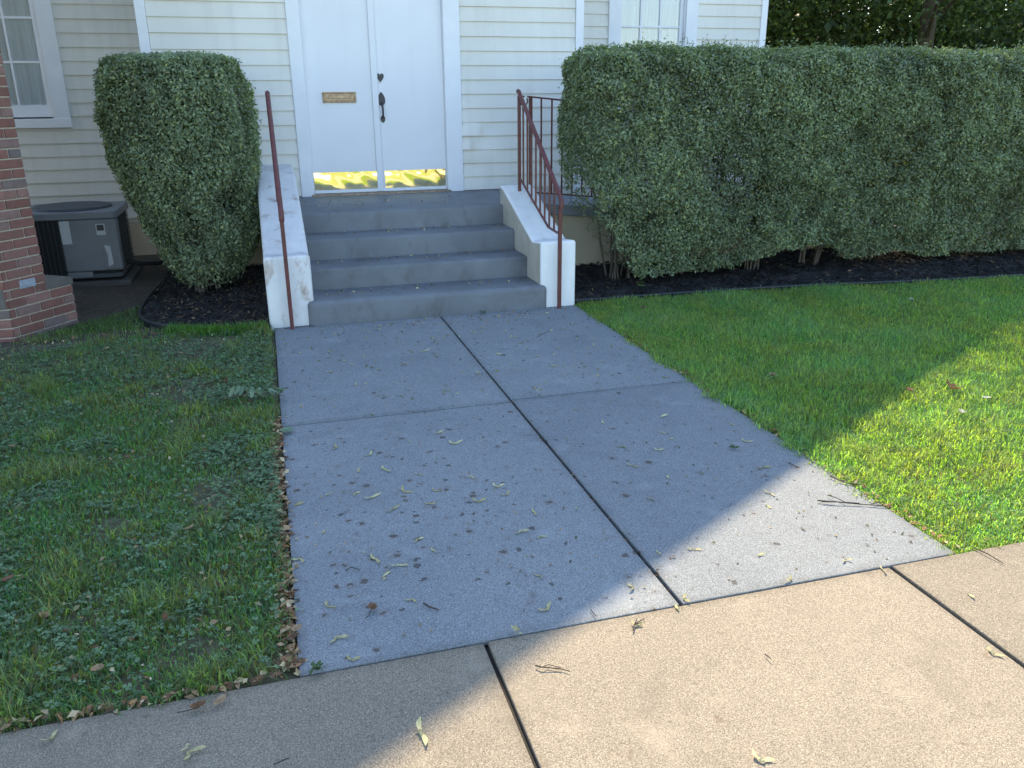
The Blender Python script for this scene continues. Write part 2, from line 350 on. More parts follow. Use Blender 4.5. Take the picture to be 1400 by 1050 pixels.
# lapped clapboards: each one a piece
def plank_geo(L, H=EXP, dent=None):
    n = 1 if dent is None else 24
    v, f = [], []
    for i in range(n+1):
        x = L*i/n; d = 0
        if dent:
            d = sum(a*math.exp(-((x-c)/w_)**2) for a, c, w_ in dent)
        v += [(x, 0, .0), (x, -.019-d, .0), (x, -.017-d, -.004) if False else (x, -.019-d*1.4, .004), (x, -.004-d*.5, H+.006), (x, 0, H+.006)]
    k = 5
    for i in range(n):
        for j in range(k):
            f.append((i*k+j, i*k+(j+1) % k, (i+1)*k+(j+1) % k, (i+1)*k+j))
    f += [tuple(range(k)), tuple(range(n*k, n*k+k))[::-1]]
    return v, f
plank_cache = {}; prng = random.Random(3)
def planks(x0, x1, y, z_lo, z_hi, ref, dents={}):
    L = x1-x0; k0 = math.ceil((z_lo-ref)/EXP - 1e-6)
    z = ref + k0*EXP
    while z < z_hi-.02:
        H = min(EXP, z_hi-z); key = (round(L, 3), round(H, 3)); kz = round((z-ref)/EXP)
        if kz in dents: me = to_mesh('clapboard', plank_geo(L, H, dents[kz]), M['siding'], smooth=True)
        else:
            if key not in plank_cache: plank_cache[key] = to_mesh('clapboard', plank_geo(L, H), M['siding'])
            me = plank_cache[key]
        o = piece('clapboard', me, wall, (x0, y+prng.uniform(-.0015, .0015), z+prng.uniform(-.002, .002))); o.rotation_euler = (0, prng.uniform(-.0012, .0012), 0); z += EXP
refD = 2.278
planks(-.862, .318, YD, .32, 3.66, refD)
planks(1.918, 3.105, YD, .66, 3.66, refD, {-9: [(.012, .05, .10), (-.008, .25, .12)], -8: [(.014, .08, .13), (-.006, .30, .1)], -10: [(.006, .06, .12)]})
refB = 2.36
WL = (-2.90, -2.02); WR = (4.17, 5.04)
for (a, b) in ((-3.84, WL[0]-.15), (WL[1]+.155, -.952), (3.192, WR[0]-.13), (WR[1]+.155, 6.06)): planks(a, b, YB+.12, .32, 3.6, refB)
for (a, b) in ((WL[0]-.15, WL[1]+.155), (WR[0]-.13, WR[1]+.155)): planks(a, b, YB+.12, .32, 1.33, refB)
for n_, x0, x1, y in (('corner_board', -.95, -.865, YD), ('corner_board', 3.108, 3.19, YD), ('corner_board', 6.06, 6.145, YB+.12), ('corner_board', -3.905, -3.84, YB+.12)):
    part(n_, g_box(x0, x1, y-.030, y+.06, .31, 3.68), M['trim'], church, .004)
part('frieze_board', g_box(-.95, 3.19, YD-.034, YD+.05, 3.68, 3.86), M['trim'], church, .004)

def window(x0, x1, cl, cr, name, label):
    y = YB+.12; win = part(name, g_box(x0-cl, x0, y-.035, y+.05, 1.33, 3.5), M['trim'], church, .004, label=label)
    part('casing', g_box(x1, x1+cr, y-.034, y+.05, 1.33, 3.5), M['trim'], win, .004)
    part('head_casing', g_box(x0, x1, y-.033, y+.05, 3.22, 3.5), M['trim'], win, .004)
    part('sill', g_box(x0-cl-.005, x1+cr+.005, y-.045, y+.05, 1.325, 1.415), M['trim'], win, .004)
    part('reveal', g_add(g_box(x0-.02, x0+.012, y, y+.11, 1.4, 3.25), g_box(x1-.012, x1+.02, y, y+.11, 1.4, 3.25)), M['trim'], win)
    zs = [1.545, 1.955, 2.365, 2.775, 3.185]; st = .055
    part('sash', g_add(g_box(x0+.012, x0+st, y+.03, y+.07, 1.43, 3.22), g_box(x1-st, x1-.012, y+.03, y+.07, 1.43, 3.22), g_box(x0+st, x1-st, y+.031, y+.069, 1.43, 1.545), g_box(x0+st, x1-st, y+.031, y+.069, 3.185, 3.22)), M['trim'], win, .003)
    gx = [x0+st+(x1-x0-2*st)*k/3 for k in range(4)]
    for k in (1, 2): part('muntin', g_box(gx[k]-.011, gx[k]+.011, y+.034, y+.066, 1.545, 3.185), M['trim'], win, .003)
    for zz in zs[1:4]: part('muntin', g_box(x0+st, x1-st, y+.036, y+.064, zz-.012, zz+.012), M['trim'], win, .003)
    for i in range(3):
        for j in range(4): part('pane', g_box(gx[i]+.008, gx[i+1]-.008, y+.050, y+.054, zs[j]+.008, zs[j+1]-.008), M['glass'], win)
    cv, cf = [], []
    n = 60
    for i in range(n+1):
        x = x0+.02+(x1-x0-.04)*i/n; d = .003*math.sin(i*1.9)+.003*math.sin(i*.7+1)
        cv += [(x, y+.064+d, 1.43), (x, y+.064+d*.6, 3.2)]
    cf = [(2*i, 2*i+2, 2*i+3, 2*i+1) for i in range(n)]
    part('curtain', (cv, cf), M['curtain'], win)
    return win
# openings are set back in the main wall
window(*WL, .15, .155, 'window', 'window beside the brick building')
window(*WR, .13, .155, 'window', 'window above the long hedge')

# doors
ZL = .688
DX0, DXM, DX1 = .43, 1.085, 1.765
yd = YD+.035
part('door_casing', g_box(.315, DX0+.004, YD-.032, YD+.03, ZL-.015, 2.96), M['trim'], church, .006)
part('door_casing', g_box(DX1-.004, 1.922, YD-.031, YD+.03, ZL-.015, 2.96), M['trim'], church, .006)
part('door_casing', g_box(.31, 1.927, YD-.036, YD+.03, 2.962, 3.14), M['trim'], church, .006)
part('door_jamb', g_add(g_box(DX0-.03, DX0+.006, YD-.02, YD+.12, ZL, 2.95), g_box(DX1-.006, DX1+.03, YD-.02, YD+.12, ZL, 2.95)), M['trim'], church)
part('threshold', g_box(DX0-.02, DX1+.02, YD-.055, YD+.11, ZL-.02, ZL+.018), M['mailbrass'], church, .006)
def wavy(x0, x1, z0, z1, y, seed):
    nx, nz = 48, 12; v = []; r = random.Random(seed)
    scr = [x0+(x1-x0)*t for t in (.04, .23, .55, .71, .96)]
    for j in range(nz+1):
        for i in range(nx+1):
            x = x0+(x1-x0)*i/nx; z = z0+(z1-z0)*j/nz; t = (z-z0)/(z1-z0)
            pinch = sum(math.exp(-((x-s)/.03)**2) for s in scr)*(math.exp(-((t-.93)/.16)**2)+math.exp(-((t-.07)/.16)**2))
            d = .0011*math.sin((x-x0)*9.3+seed+t*1.2)*math.cos(t*2.2+seed) + .0007*math.sin((x-x0)*23.7+seed*2+t*3)*math.cos(t*4+seed) + .0005*math.sin(t*math.pi) - .0011*pinch - .0025*t
            v.append((x, y-.007-d, z))
    f = [(j*(nx+1)+i, j*(nx+1)+i+1, (j+1)*(nx+1)+i+1, (j+1)*(nx+1)+i) for j in range(nz) for i in range(nx)]
    return v, f, scr
def teardrop(cx, cz, wd, up, dnn, y, th, n=20):      # spade: rounded one end, point at the other
    pts = []
    for i in range(n):
        a = 2*math.pi*i/n; s, c = math.sin(a), math.cos(a)
        pts.append((cx+wd/2*s*(1-.0*c)*(1 if c < .2 else (1-((c-.2)/.8)**1.6*.55)), cz+(up*c if c > 0 else dnn*c)))
    return g_prism(pts, 'y', y-th, y)
for side, (x0, x1) in enumerate(((DX0+.006, DXM-.002), (DXM+.002, DX1-.006))):
    d = part('door', g_box(x0, x1, yd, yd+.045, ZL+.022, 2.95), M['door'], church, .003, label=('left door leaf with a brass mail slot', 'right door leaf with dark wrought handle')[side])
    a, b = ((x0+.012, DXM-.02), (DXM+.052, x1-.012))[side]
    v, f, scr = wavy(a, b, ZL+.052, ZL+.218, yd, 3+side*4)
    part('kick_plate', (v, f), M['brass'], d, smooth=True)
    part('door_sweep', g_box(x0+.005, x1-.005, yd-.016, yd-.001, ZL+.02, ZL+.05), M['trim'], d, .003)
    for s in scr:
        for zz in (ZL+.062, ZL+.207): part('screw', g_prism([(s+.004*math.cos(k*1.047), zz+.004*math.sin(k*1.047)) for k in range(6)], 'y', yd-.012, yd-.004), M['mailbrass'], d)
    if side == 0:
        part('mail_slot', g_add(g_box(.586, .902, yd-.012, yd, 1.548, 1.562), g_box(.586, .902, yd-.012, yd, 1.632, 1.646), g_box(.586, .600, yd-.012, yd, 1.5625, 1.6315), g_box(.888, .902, yd-.012, yd, 1.5625, 1.6315)), M['mailbrass'], d, .002)
        part('mail_flap', g_add(g_box(.601, .887, yd-.006, yd+.001, 1.563, 1.631), g_box(.615, .873, yd-.011, yd-.006, 1.585, 1.612)), M['mailbrass'], d, .002)
    else:
        part('astragal', g_box(DXM-.028, DXM+.030, yd-.022, yd-.0005, ZL+.022, 2.945), M['door'], d, .004)
        heart = []
        for i in range(28):
            a_ = 2*math.pi*i/28; heart.append((1.143+.034*math.sin(a_)**3*1.05, 1.775+.0030*(13*math.cos(a_)-5*math.cos(2*a_)-2*math.cos(3*a_)-math.cos(4*a_))))
        part('deadbolt_plate', g_prism(heart, 'y', yd-.007, yd+.001), M['black_iron'], d, .0015)
        part('handle_plate', teardrop(1.143, 1.565, .074, .078, .05, yd, .006), M['black_iron'], d)
        part('handle_plate', teardrop(1.148, 1.402, .046, .028, .042, yd, .006), M['black_iron'], d)
        part('handle', g_tube([(1.145, yd-.004, 1.545), (1.146, yd-.035, 1.525), (1.147, yd-.045, 1.48), (1.148, yd-.036, 1.43), (1.148, yd-.004, 1.405)], [.008, .009, .010, .0085, .007], 8), M['black_iron'], d, smooth=True)

# ------------------------------------------------------------------ entrance steps
steps = thing('entrance_steps', 'grey painted concrete steps between white cheek walls at the door', 'steps', (1.1, 6.1, 0))
part('step', g_box(.20, 2.05, 6.105, 6.6, -.05, .183), M['step'], steps, .035, 4, True)
part('step', g_box(.22, 2.02, 6.49, 6.95, -.05, .348), M['step'], steps, .018, 3, True)
part('step', g_box(.22, 2.02, 6.855, 7.3, -.05, .517), M['step'], steps, .018, 3, True)
part('landing', g_prism([(7.215, -.05), (7.215, .680), (YD+.05, .690), (YD+.05, -.05)], 'x', .20, 2.36), M['step'], steps, .016, 3, True)
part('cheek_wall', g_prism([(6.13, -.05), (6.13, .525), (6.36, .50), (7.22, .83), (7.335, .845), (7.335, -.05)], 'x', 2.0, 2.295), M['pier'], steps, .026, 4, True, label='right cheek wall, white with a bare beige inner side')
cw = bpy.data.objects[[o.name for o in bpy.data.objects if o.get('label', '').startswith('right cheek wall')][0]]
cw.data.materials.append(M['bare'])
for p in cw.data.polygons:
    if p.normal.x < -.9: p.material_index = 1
part('cheek_wall', g_prism([(6.14, -.05), (6.14, .525), (6.35, .505), (7.6, .955), (8.43, 1.0), (8.43, -.05)], 'x', -.08, .248), M['pier_stained'], steps, .026, 4, True, label='left cheek wall, rust stained')

# handrails
def handrail(x, label):
    t = thing('handrail', label, 'handrail', (x, 6.06, 0), 'handrails of the entrance steps')
    yb, yf = 7.16, 6.075
    part('post', g_bar((x, yf, -.01), (x, yf, .80), .028, .026, (0, 1, 0)), M['iron'], t, .002)
    part('post', g_bar((x, yb, .80), (x, yb, 1.60), .026, .026, (0, 1, 0)), M['iron'], t, .002)
    top = g_tube([(x, yb+.03, 1.635), (x, yb, 1.628), (x, yb-.02, 1.61), (x, yf-.02, .855), (x, yf-.035, .82), (x, yf-.03, .785)], [.019, .019, .0185, .0185, .019, .018], 10)
    part('top_rail', top, M['iron'], t, smooth=True)
    part('bottom_rail', g_tube([(x, yb, .92), (x, 6.36, .60), (x, yf, .585)], .010, 6), M['iron'], t)
    sl = (1.61-.855)/(yb-.02-yf+.02)
    for k in range(1, 9):
        y = yb-(yb-yf)*k/9.2; zt = .855+sl*(y-yf+.02)
        zb = .92-(yb-y)*(.32/.80) if y > 6.36 else .60-(6.36-y)*.05
        part('baluster', g_bar((x, y, zb), (x, y, zt), .013, .013, (0, 1, 0)), M['iron'], t)
    return t
handrail(2.137, 'maroon iron handrail with balusters on the right cheek wall')
handrail(.075, 'maroon iron handrail seen end on against the left cheek wall')

# ramp behind the hedge
ramp = thing('ramp', 'low grey topped ramp with beige wall behind the long hedge', 'ramp', (2.4, 7.38, 0))
RS = .105
def rz(x): return .672-RS*(x-2.34)
part('deck', g_prism([(2.335, rz(2.335)), (8.0, rz(8.0)), (8.0, rz(8.0)-.1), (2.335, rz(2.335)-.1)], 'y', 7.36, YD-.022), M['deckgrey'], ramp, .008)
part('side_wall', g_prism([(2.31, -.2), (7.7, -.2), (7.7, rz(7.7)-.098), (2.31, rz(2.31)-.098)], 'y', 7.41, YD-.03), M['found'], ramp)
rr = thing('ramp_railing', 'maroon iron railing with scrolled end along the ramp behind hedge', 'railing', (2.33, 7.45, .67))
yr = 7.45
part('top_rail', g_bar((2.30, yr, rz(2.30)+.915), (7.2, yr, rz(7.2)+.915), .034, .014), M['iron'], rr, .003)
scroll = [(2.268+.034*math.cos(a), yr, rz(2.3)+.878+.038*math.sin(a)) for a in np.linspace(math.pi*.45, math.pi*2.2, 14)]
part('scroll', g_tube(scroll, .0075, 6), M['iron'], rr, smooth=True)
part('post', g_bar((2.33, yr, rz(2.33)), (2.33, yr, rz(2.33)+.91), .030, .026, (0, 1, 0)), M['iron'], rr)
part('post', g_bar((4.3, yr, rz(4.3)), (4.3, yr, rz(4.3)+.91), .028, .026, (0, 1, 0)), M['iron'], rr)
part('post', g_bar((6.3, yr, rz(6.3)), (6.3, yr, rz(6.3)+.91), .028, .026, (0, 1, 0)), M['iron'], rr)
part('bottom_rail', g_bar((2.34, yr, rz(2.34)+.085), (7.2, yr, rz(7.2)+.085), .02, .012), M['iron'], rr)
bal = to_mesh('baluster', g_bar((0, 0, 0), (0, 0, .82), .013, .013, (0, 1, 0)), M['iron'])
for k in range(1, 47):
    x = 2.33+.1005*k
    if abs(x-4.3) > .04 and abs(x-6.3) > .04: piece('baluster', bal, rr, (x, yr, rz(x)+.09))

# ------------------------------------------------------------------ brick building with splayed corner
P0 = Vector((-1.504, 6.916, 0)); dv = Vector((.593, .805, 0)).normalized(); nv = Vector((dv.y, -dv.x, 0))
K = P0 + dv*(-.56); E = P0 + dv*(-.22)
bb = thing('brick_building', 'red brick building corner with splayed face and stone capped plinth', 'building', (-1.8, 6.6, 0))
TOPB = 4.0
inn = nv*(-.006)
bk = lambda q: (q.x, q.y)
Eb = E - nv*.42; Pb = P0 - nv*.42
body = g_prism([(-7, K.y+.006), bk(K+inn+dv*.002), bk(E+inn-dv*.004), bk(Eb), (-2.35, 7.05), (-2.35, 8.2), (-7, 8.2)], 'z', -.2, TOPB)
core = part('wall', body, M['mortar'], bb)
part('plinth', g_prism([bk(E+inn-dv*.01), bk(P0+inn-dv*.005), bk(Pb), bk(Eb)], 'z', -.2, .268), M['mortar'], bb)
CH = .0677
rb = random.Random(5)
bmesh_cache = {}
def brick(p_dir, nrm, origin, s0, s1, z, mat=None):
    L = round(s1-s0, 3)
    if L < .02: return
    v, f = g_box(0, L, -.004, .09, 0, CH-.0105)
    key = (L, mat)
    if key not in bmesh_cache: bmesh_cache[key] = to_mesh('brick', (v, f), M[mat or 'brick'], bevel=.003, seg=1)
    o = piece('brick', bmesh_cache[key], core, origin + p_dir*s0 + Vector((0, 0, z)) + nrm*rb.uniform(-.001, .0015), math.atan2(p_dir.y, p_dir.x)+rb.uniform(-.002, .002))
for k in range(-1, 36):
    z = CH*k
    right = 0. if z < .262 else -.22
    s = right-.001; first = .194 if k % 2 else .092
    left = -.56
    while s > left+.02:
        L = first if first else .194; first = None
        a = max(left+.004, s-L); brick(dv, nv, P0, a, s, z, 'stone' if False else None); s = a-.0105
    s = 0; first = .145 if k % 2 else .194         # frontal wall running left
    for _ in range(6):
        L = first or .194; first = None
        brick(Vector((1, 0, 0)), Vector((0, -1, 0)), Vector((K.x, K.y, 0)), s-L, s-.002, z); s -= L+.0105
# side face of the plinth and splay end toward the church
for k in range(-1, 36):
    z = CH*k; q = P0 if z < .262 else E; s = .005
    while s < .40:
        L = .194 if (k % 2) or s > .01 else .092
        brick(-nv, dv, q, s+.092, min(.415, s+.092+L), z); s += L+.0105
cap = []
cs = [bk(E-dv*.01+nv*.006), bk(P0+dv*.012+nv*.006), bk(Pb+dv*.012), bk(Eb-dv*.01)]
cv = [(x, y, .269) for x, y in cs] + [(cs[0][0], cs[0][1], .385), (cs[1][0], cs[1][1], .322), (cs[2][0], cs[2][1], .322), (cs[3][0], cs[3][1], .385)]
part('stone_cap', (cv, [(3, 2, 1, 0), (4, 5, 6, 7), (0, 1, 5, 4), (1, 2, 6, 5), (2, 3, 7, 6), (3, 0, 4, 7)]), M['stone'], bb, .006)
part('stone_block', g_box(K.x-.30, K.x-.012, K.y-.012, K.y+.1, .205, .34), M['stone'], bb, .006)
vp = part('vent_plate', [tuple(P0+dv*s+nv*o+Vector((0, 0, z))) for s in (-.445, -.31) for o in (-.004, .010) for z in (.318, .378)] and
     ([tuple(P0+dv*s+nv*o+Vector((0, 0, z))) for o in (0., .008) for s, z in ((-.442, .322), (-.312, .322), (-.312, .382), (-.442, .382))], [(3, 2, 1, 0), (4, 5, 6, 7), (0, 1, 5, 4), (1, 2, 6, 5), (2, 3, 7, 6), (3, 0, 4, 7)]), M['tin'], bb, .002)
for c in (-.415, -.378, -.341):
    part('vent_louvre', g_tube([tuple(P0+dv*(c+.018*math.cos(a))+nv*.011+Vector((0, 0, .352+.025*math.sin(a)))) for a in np.linspace(1.2, 5.1, 9)], .004, 5), M['tin'], vp)
part('coping', g_box(-7, -1.58, K.y-.05, 8.25, TOPB, TOPB+.1), M['stone'], bb, .01)

# ------------------------------------------------------------------ air conditioner
ac = thing('air_conditioner', 'grey outdoor air conditioner unit beside the brick building', 'air conditioner', (-1.75, 8.75, 0))
ax0, ax1, ay0, ay1 = -2.18, -1.355, 8.33, 9.13
part('pad', g_box(ax0-.08, ax1+.06, ay0-.06, ay1+.06, -.06, .012), M['pad'], ac, .01)
def rrect(x0, x1, y0, y1, r, n=5):
    p = []
    for cx, cy, a0 in ((x1-r, y0+r, -90), (x1-r, y1-r, 0), (x0+r, y1-r, 90), (x0+r, y0+r, 180)):
        for i in range(n+1): a = R(a0+90*i/n); p.append((cx+r*math.cos(a), cy+r*math.sin(a)))
    return p
part('base_pan', g_prism(rrect(ax0+.005, ax1-.005, ay0+.005, ay1-.005, .05), 'z', .036, .075), M['acdark'], ac, .004)
part('coil', g_prism(rrect(ax0+.02, ax1-.02, ay0+.02, ay1-.02, .05), 'z', .07, .62), M['acblack'], ac)
gr = []
for k in range(9):
    z = .12+.056*k; gr.append(g_tube([(x, y, z) for x, y in rrect(ax0+.008, ax1-.008, ay0+.008, ay1-.008, .05)] , .003, 4))
for i in range(12): gr.append(g_tube([(ax0+.06+.04*i, ay0+.006, .07), (ax0+.06+.04*i, ay0+.006, .62)], .0025, 4))
for i in range(16): gr.append(g_tube([(ax1-.006, ay0+.06+.045*i, .07), (ax1-.006, ay0+.06+.045*i, .62)], .0025, 4))
part('grille', g_add(*gr), M['acdark'], ac)
sp = part('service_panel', g_box(-1.835, ax1+.002, ay0-.006, ay0+.12, .10, .574), M['acbody'], ac, .02, 3)
part('lower_panel', g_box(-1.83, -1.62, ay0-.003, ay0+.06, .05, .099), M['acbody'], ac, .005)
part('top_cover', g_prism(rrect(ax0-.012, ax1+.012, ay0-.012, ay1+.012, .06), 'z', .575, .640), M['acbody'], ac, .018, 3)
part('fan_guard', g_prism([(ax0+.41+.34*math.cos(a), 8.73+.34*math.sin(a)) for a in np.linspace(0, 2*math.pi, 28, endpoint=False)], 'z', .63, .662), M['acdark'], ac, .02, 2)
part('sticker', g_box(-1.825, -1.745, ay0-.0085, ay0-.006, .36, .565), M['sticker'], sp)
part('badge', g_box(-1.53, -1.455, ay0-.0085, ay0-.006, .43, .53), M['sticker'], sp)
part('badge_screen', g_box(-1.522, -1.463, ay0-.0095, ay0-.0085, .47, .522), M['label_dark'], sp)
part('access_cover', g_box(-1.50, -1.41, ay0-.012, ay0-.006, .12, .32), M['acbody'], sp, .003)
part('wiring_label', g_prism([(-1.475, .14), (-1.43, .16), (-1.435, .33), (-1.485, .335), (-1.465, .24)], 'y', ay0-.0135, ay0-.012), M['sticker'], sp)
part('refrigerant_line', g_tube([(-1.37, 8.6, .14), (-1.25, 8.6, .10), (-1.1, 8.75, .07), (-1.0, 8.9, .08), (-.97, 9.3, .10)], .022, 8), M['acblack'], ac, smooth=True)
solo('downspout_elbow', g_add(g_bar((-.86, 8.37, .30), (-.80, 8.22, .18), .07, .05), g_bar((-.81, 8.24, .19), (-.58, 7.95, .085), .075, .05)), M['trim'], (-.75, 8.1, 0), .008, label='pale downspout elbow on the ground behind the clipped bush', cat='downspout')

# ------------------------------------------------------------------ planting beds
def edging(pts, label, z=.014):
    g = g_tube([(x, y, z) for x, y in pts], .013, 8); s = []
    for (a, b), (c, d) in zip(pts, pts[1:]): s.append(g_bar((a, b, z-.05), (c, d, z-.05), .006, .10))
    o = thing('bed_edging', label, 'edging', (pts[0][0], pts[0][1], 0)); part('strip', g_add(*s), M['edging'], o); part('rolled_top', g, M['edging'], o, smooth=True)
def smooth_pts(p, n=8):
    out = []
    for i in range(len(p)-1):
        p0, p1, p2, p3 = p[max(i-1, 0)], p[i], p[i+1], p[min(i+2, len(p)-1)]
        for k in range(n):
            t = k/n; out.append(tuple(.5*((2*p1[j])+(-p0[j]+p2[j])*t+(2*p0[j]-5*p1[j]+4*p2[j]-p3[j])*t*t+(-p0[j]+3*p1[j]-3*p2[j]+p3[j])*t**3) for j in (0, 1)))
    return out+[p[-1]]
EL = smooth_pts([(-.085, 6.21), (-.38, 6.23), (-.64, 6.30), (-.93, 6.53), (-1.05, 6.85), (-1.06, 7.4), (-1.02, 8.0)])
ER = smooth_pts([(2.31, 6.22), (3.39, 6.20), (4.42, 6.13), (5.44, 5.99), (6.55, 5.89), (9.0, 5.75)])
edging(EL, 'black plastic edging curving round the bed under the clipped bush')
edging(ER, 'black plastic edging between the right lawn and the mulch bed')
def mound(poly_fn, x0, x1, y0, y1, nx, ny, name, amp):
    X, Y = np.meshgrid(np.linspace(x0, x1, nx), np.linspace(y0, y1, ny), indexing='ij')
    ins = poly_fn(X, Y); Z = np.where(ins > 0, np.minimum(ins*.6, 1)*amp, -.06) + (vnoise(X, Y, 9, 3)-.5)*.03 + (vnoise(X, Y, 30, 4)-.5)*.02
    V = np.stack([X, Y, Z], -1).reshape(-1, 3).tolist()
    F = [(i*ny+j, (i+1)*ny+j, (i+1)*ny+j+1, i*ny+j+1) for i in range(nx-1) for j in range(ny-1)]
    struct(name, (V, F), M['mulchsoil'])
def edge_dist(P):
    A = np.array(P)
    def f(X, Y, side):
        d = np.full(X.shape, 9.)
        for a, b in zip(A[:-1], A[1:]):
            ab = b-a; t = np.clip(((X-a[0])*ab[0]+(Y-a[1])*ab[1])/(ab@ab), 0, 1); d = np.minimum(d, np.hypot(X-a[0]-t*ab[0], Y-a[1]-t*ab[1]))
        return d
    return f
dL, dR = edge_dist(EL), edge_dist(ER)
ELa, ERa = np.array(EL), np.array(ER)
def inL(X, Y):
    xe = np.interp(Y, ELa[:, 1], ELa[:, 0]); return np.where((X > xe) & (Y > 6.2), dL(X, Y, 0), -1)
def inR(X, Y):
    ye = np.interp(X, ERa[:, 0], ERa[:, 1]); return np.where((Y > ye), dR(X, Y, 0), -1)
mound(inL, -1.1, -.06, 6.2, 8.5, 40, 80, 'mulch_bed', .09)
mound(inR, 2.3, 9.0, 5.7, 7.45, 160, 50, 'mulch_bed', .08)
def chips(name, n, sampler, inside, amp, colfn, mat, label, cat, size=(.02, .055)):
    x, y = sampler(n); ok = inside(x, y) > .01; x, y = x[ok], y[ok]; n = len(x)
    z = np.minimum(inside(x, y)*.6, 1)*amp + rng.uniform(-.004, .018, n)
    L = rng.uniform(size[0], size[1], n); W = L*rng.uniform(.18, .4, n); a = rng.uniform(0, 2*np.pi, n); tl = rng.normal(0, .35, n)
    d = np.stack([np.cos(a)*np.cos(tl), np.sin(a)*np.cos(tl), np.sin(tl)], -1); s = np.stack([-np.sin(a), np.cos(a), rng.normal(0, .4, n)], -1)
    c = np.stack([x, y, z], -1); up = np.array([0, 0, 1.])
    h = (W*.35)[:, None]*up
    V = np.stack([c-d*L[:, None]/2-s*W[:, None]/2, c+d*L[:, None]/2-s*W[:, None]*.3, c+d*L[:, None]/2+s*W[:, None]*.3, c-d*L[:, None]/2+s*W[:, None]/2, c+h], 1)
    i = np.arange(n)[:, None]*5
    F = np.concatenate([i+np.array(t) for t in ((0, 1, 4), (1, 2, 4), (2, 3, 4), (3, 0, 4))])
    C = np.repeat(colfn(n), 5, 0); o = np_mesh(name, V.reshape(-1, 3), F, C, mat); tag(o, label, cat, kind='stuff')
def mulchcol(n):
    g = rng.uniform(.010, .034, n)[:, None]; c = g*np.array([1.05, .95, .9]); b = rng.random(n) < .05; c[b] = np.array([.16, .10, .055])*rng.uniform(.5, 1.2, (b.sum(), 1)); return c
def mulchcol2(n):
    g = rng.uniform(.011, .038, n)[:, None]; c = g*np.array([1.05, .95, .9]); b = rng.random(n) < .20; c[b] = np.array([.17, .11, .06])*rng.uniform(.4, 1.3, (b.sum(), 1)); return c
chips('mulch', 6500, lambda n: (rng.uniform(-1.1, -.08, n), rng.uniform(6.2, 8.4, n)), inL, .09, mulchcol2, M['mulch'], 'dark mulch with brown leaf bits under the clipped bush', 'mulch', (.015, .04))
chips('mulch', 16000, lambda n: (rng.uniform(2.3, 8.8, n), rng.uniform(5.75, 7.42, n)), inR, .08, mulchcol, M['mulch'], 'black bark mulch in the bed under the long hedge', 'mulch')

# ------------------------------------------------------------------ clipped shrubs
LEAF_F = np.array([[0, 1, 2], [0, 2, 3]])
def leaves(name, P, Nrm, L, C, mat, parent=None, wr=.52, jit=.75, droop=0.):
    n = len(P); d = Nrm + rng.normal(0, jit, (n, 3)); d /= np.linalg.norm(d, axis=1)[:, None]          # leaf plane normal
    t = rng.normal(0, 1, (n, 3)); t[:, 2] -= droop; t -= d*(t*d).sum(1)[:, None]; t /= np.linalg.norm(t, axis=1)[:, None]
    s = np.cross(d, t); L = L[:, None]; W = L*wr
    V = np.stack([P-t*L*.5, P+s*W*.5+d*L*.10-t*L*.04, P+t*L*.5-d*L*.05, P-s*W*.5+d*L*.10-t*L*.04], 1)
    F = (np.arange(n)[:, None, None]*4 + LEAF_F[None]).reshape(-1, 3)
    return np_mesh(name, V.reshape(-1, 3), F, np.repeat(C, 4, 0), mat, parent)
def privet_col(n, noise):
    b = np.array([.180, .226, .134]); c = b*rng.uniform(.55, 1.35, (n, 1))*(.6+.8*noise[:, None])
    y = rng.random(n) < .10; c[y] = c[y]*np.array([1.7, 1.5, 1.1]); p = rng.random(n) < .012; c[p] = np.array([.30, .29, .17]); return c
hedge = thing('hedge', 'long clipped privet hedge in front of the ramp, right of the steps', 'hedge', (5.2, 6.85, 0))
def hedge_points(n):
    x0, x1, y0, y1, z0, z1, r = 2.49, 8.6, 6.36, 7.26, .10, 1.93, .20
    areas = {'f': (x1-x0)*(z1-z0), 't': (x1-x0)*(y1-y0), 'b': (x1-x0)*(z1-z0)*.42, 'l': (y1-y0)*(z1-z0)*1.0, 'r': (y1-y0)*(z1-z0)*.4}
    tot = sum(areas.values()); out = []
    for k, a in areas.items():
        m_ = int(n*a/tot); u, v = rng.random(m_), rng.random(m_)
        X = x0+(x1-x0)*u; Z = z0+(z1-z0)*v; Y = y0+(y1-y0)*u
        if k == 'f': p = (X, np.full(m_, y0), Z)
        elif k == 'b': p = (X, np.full(m_, y1), Z)
        elif k == 't': p = (X, y0+(y1-y0)*v, np.full(m_, z1))
        elif k == 'l': p = (np.full(m_, x0), Y, Z)
        else: p = (np.full(m_, x1), Y, Z)
        out.append(np.stack(p, -1))
    P = np.concatenate(out); lo = np.array([x0+r, y0+r, z0-.5]); hi = np.array([x1-r, y1-r, z1-r])
    c = np.clip(P, lo, hi); d = P-c; N = d/np.maximum(np.linalg.norm(d, axis=1), 1e-6)[:, None]; P = c+N*r
    return P, N
P, N = hedge_points(430000)
nz = vnoise(P[:, 0]+P[:, 1]*.7, P[:, 2]+P[:, 1]*.3, 3.2, 11); nz2 = vnoise(P[:, 0]+P[:, 1], P[:, 2]*1.2, 9, 12); nz3 = vnoise(P[:, 0], P[:, 2], 1.3, 13)
nz4 = vnoise(P[:, 0]+P[:, 1]*.8, P[:, 2]-P[:, 1]*.5, 16, 14)
dep = rng.exponential(.05, len(P)); disp = (nz-.5)*.07+(nz2-.5)*.07+(nz4-.5)*.05
Q = P + N*(disp-dep)[:, None] + rng.normal(0, .012, P.shape)
stray = rng.random(len(P)) < .006; Q[stray] += N[stray]*rng.uniform(.02, .07, (stray.sum(), 1))
zz = Q[:, 2]
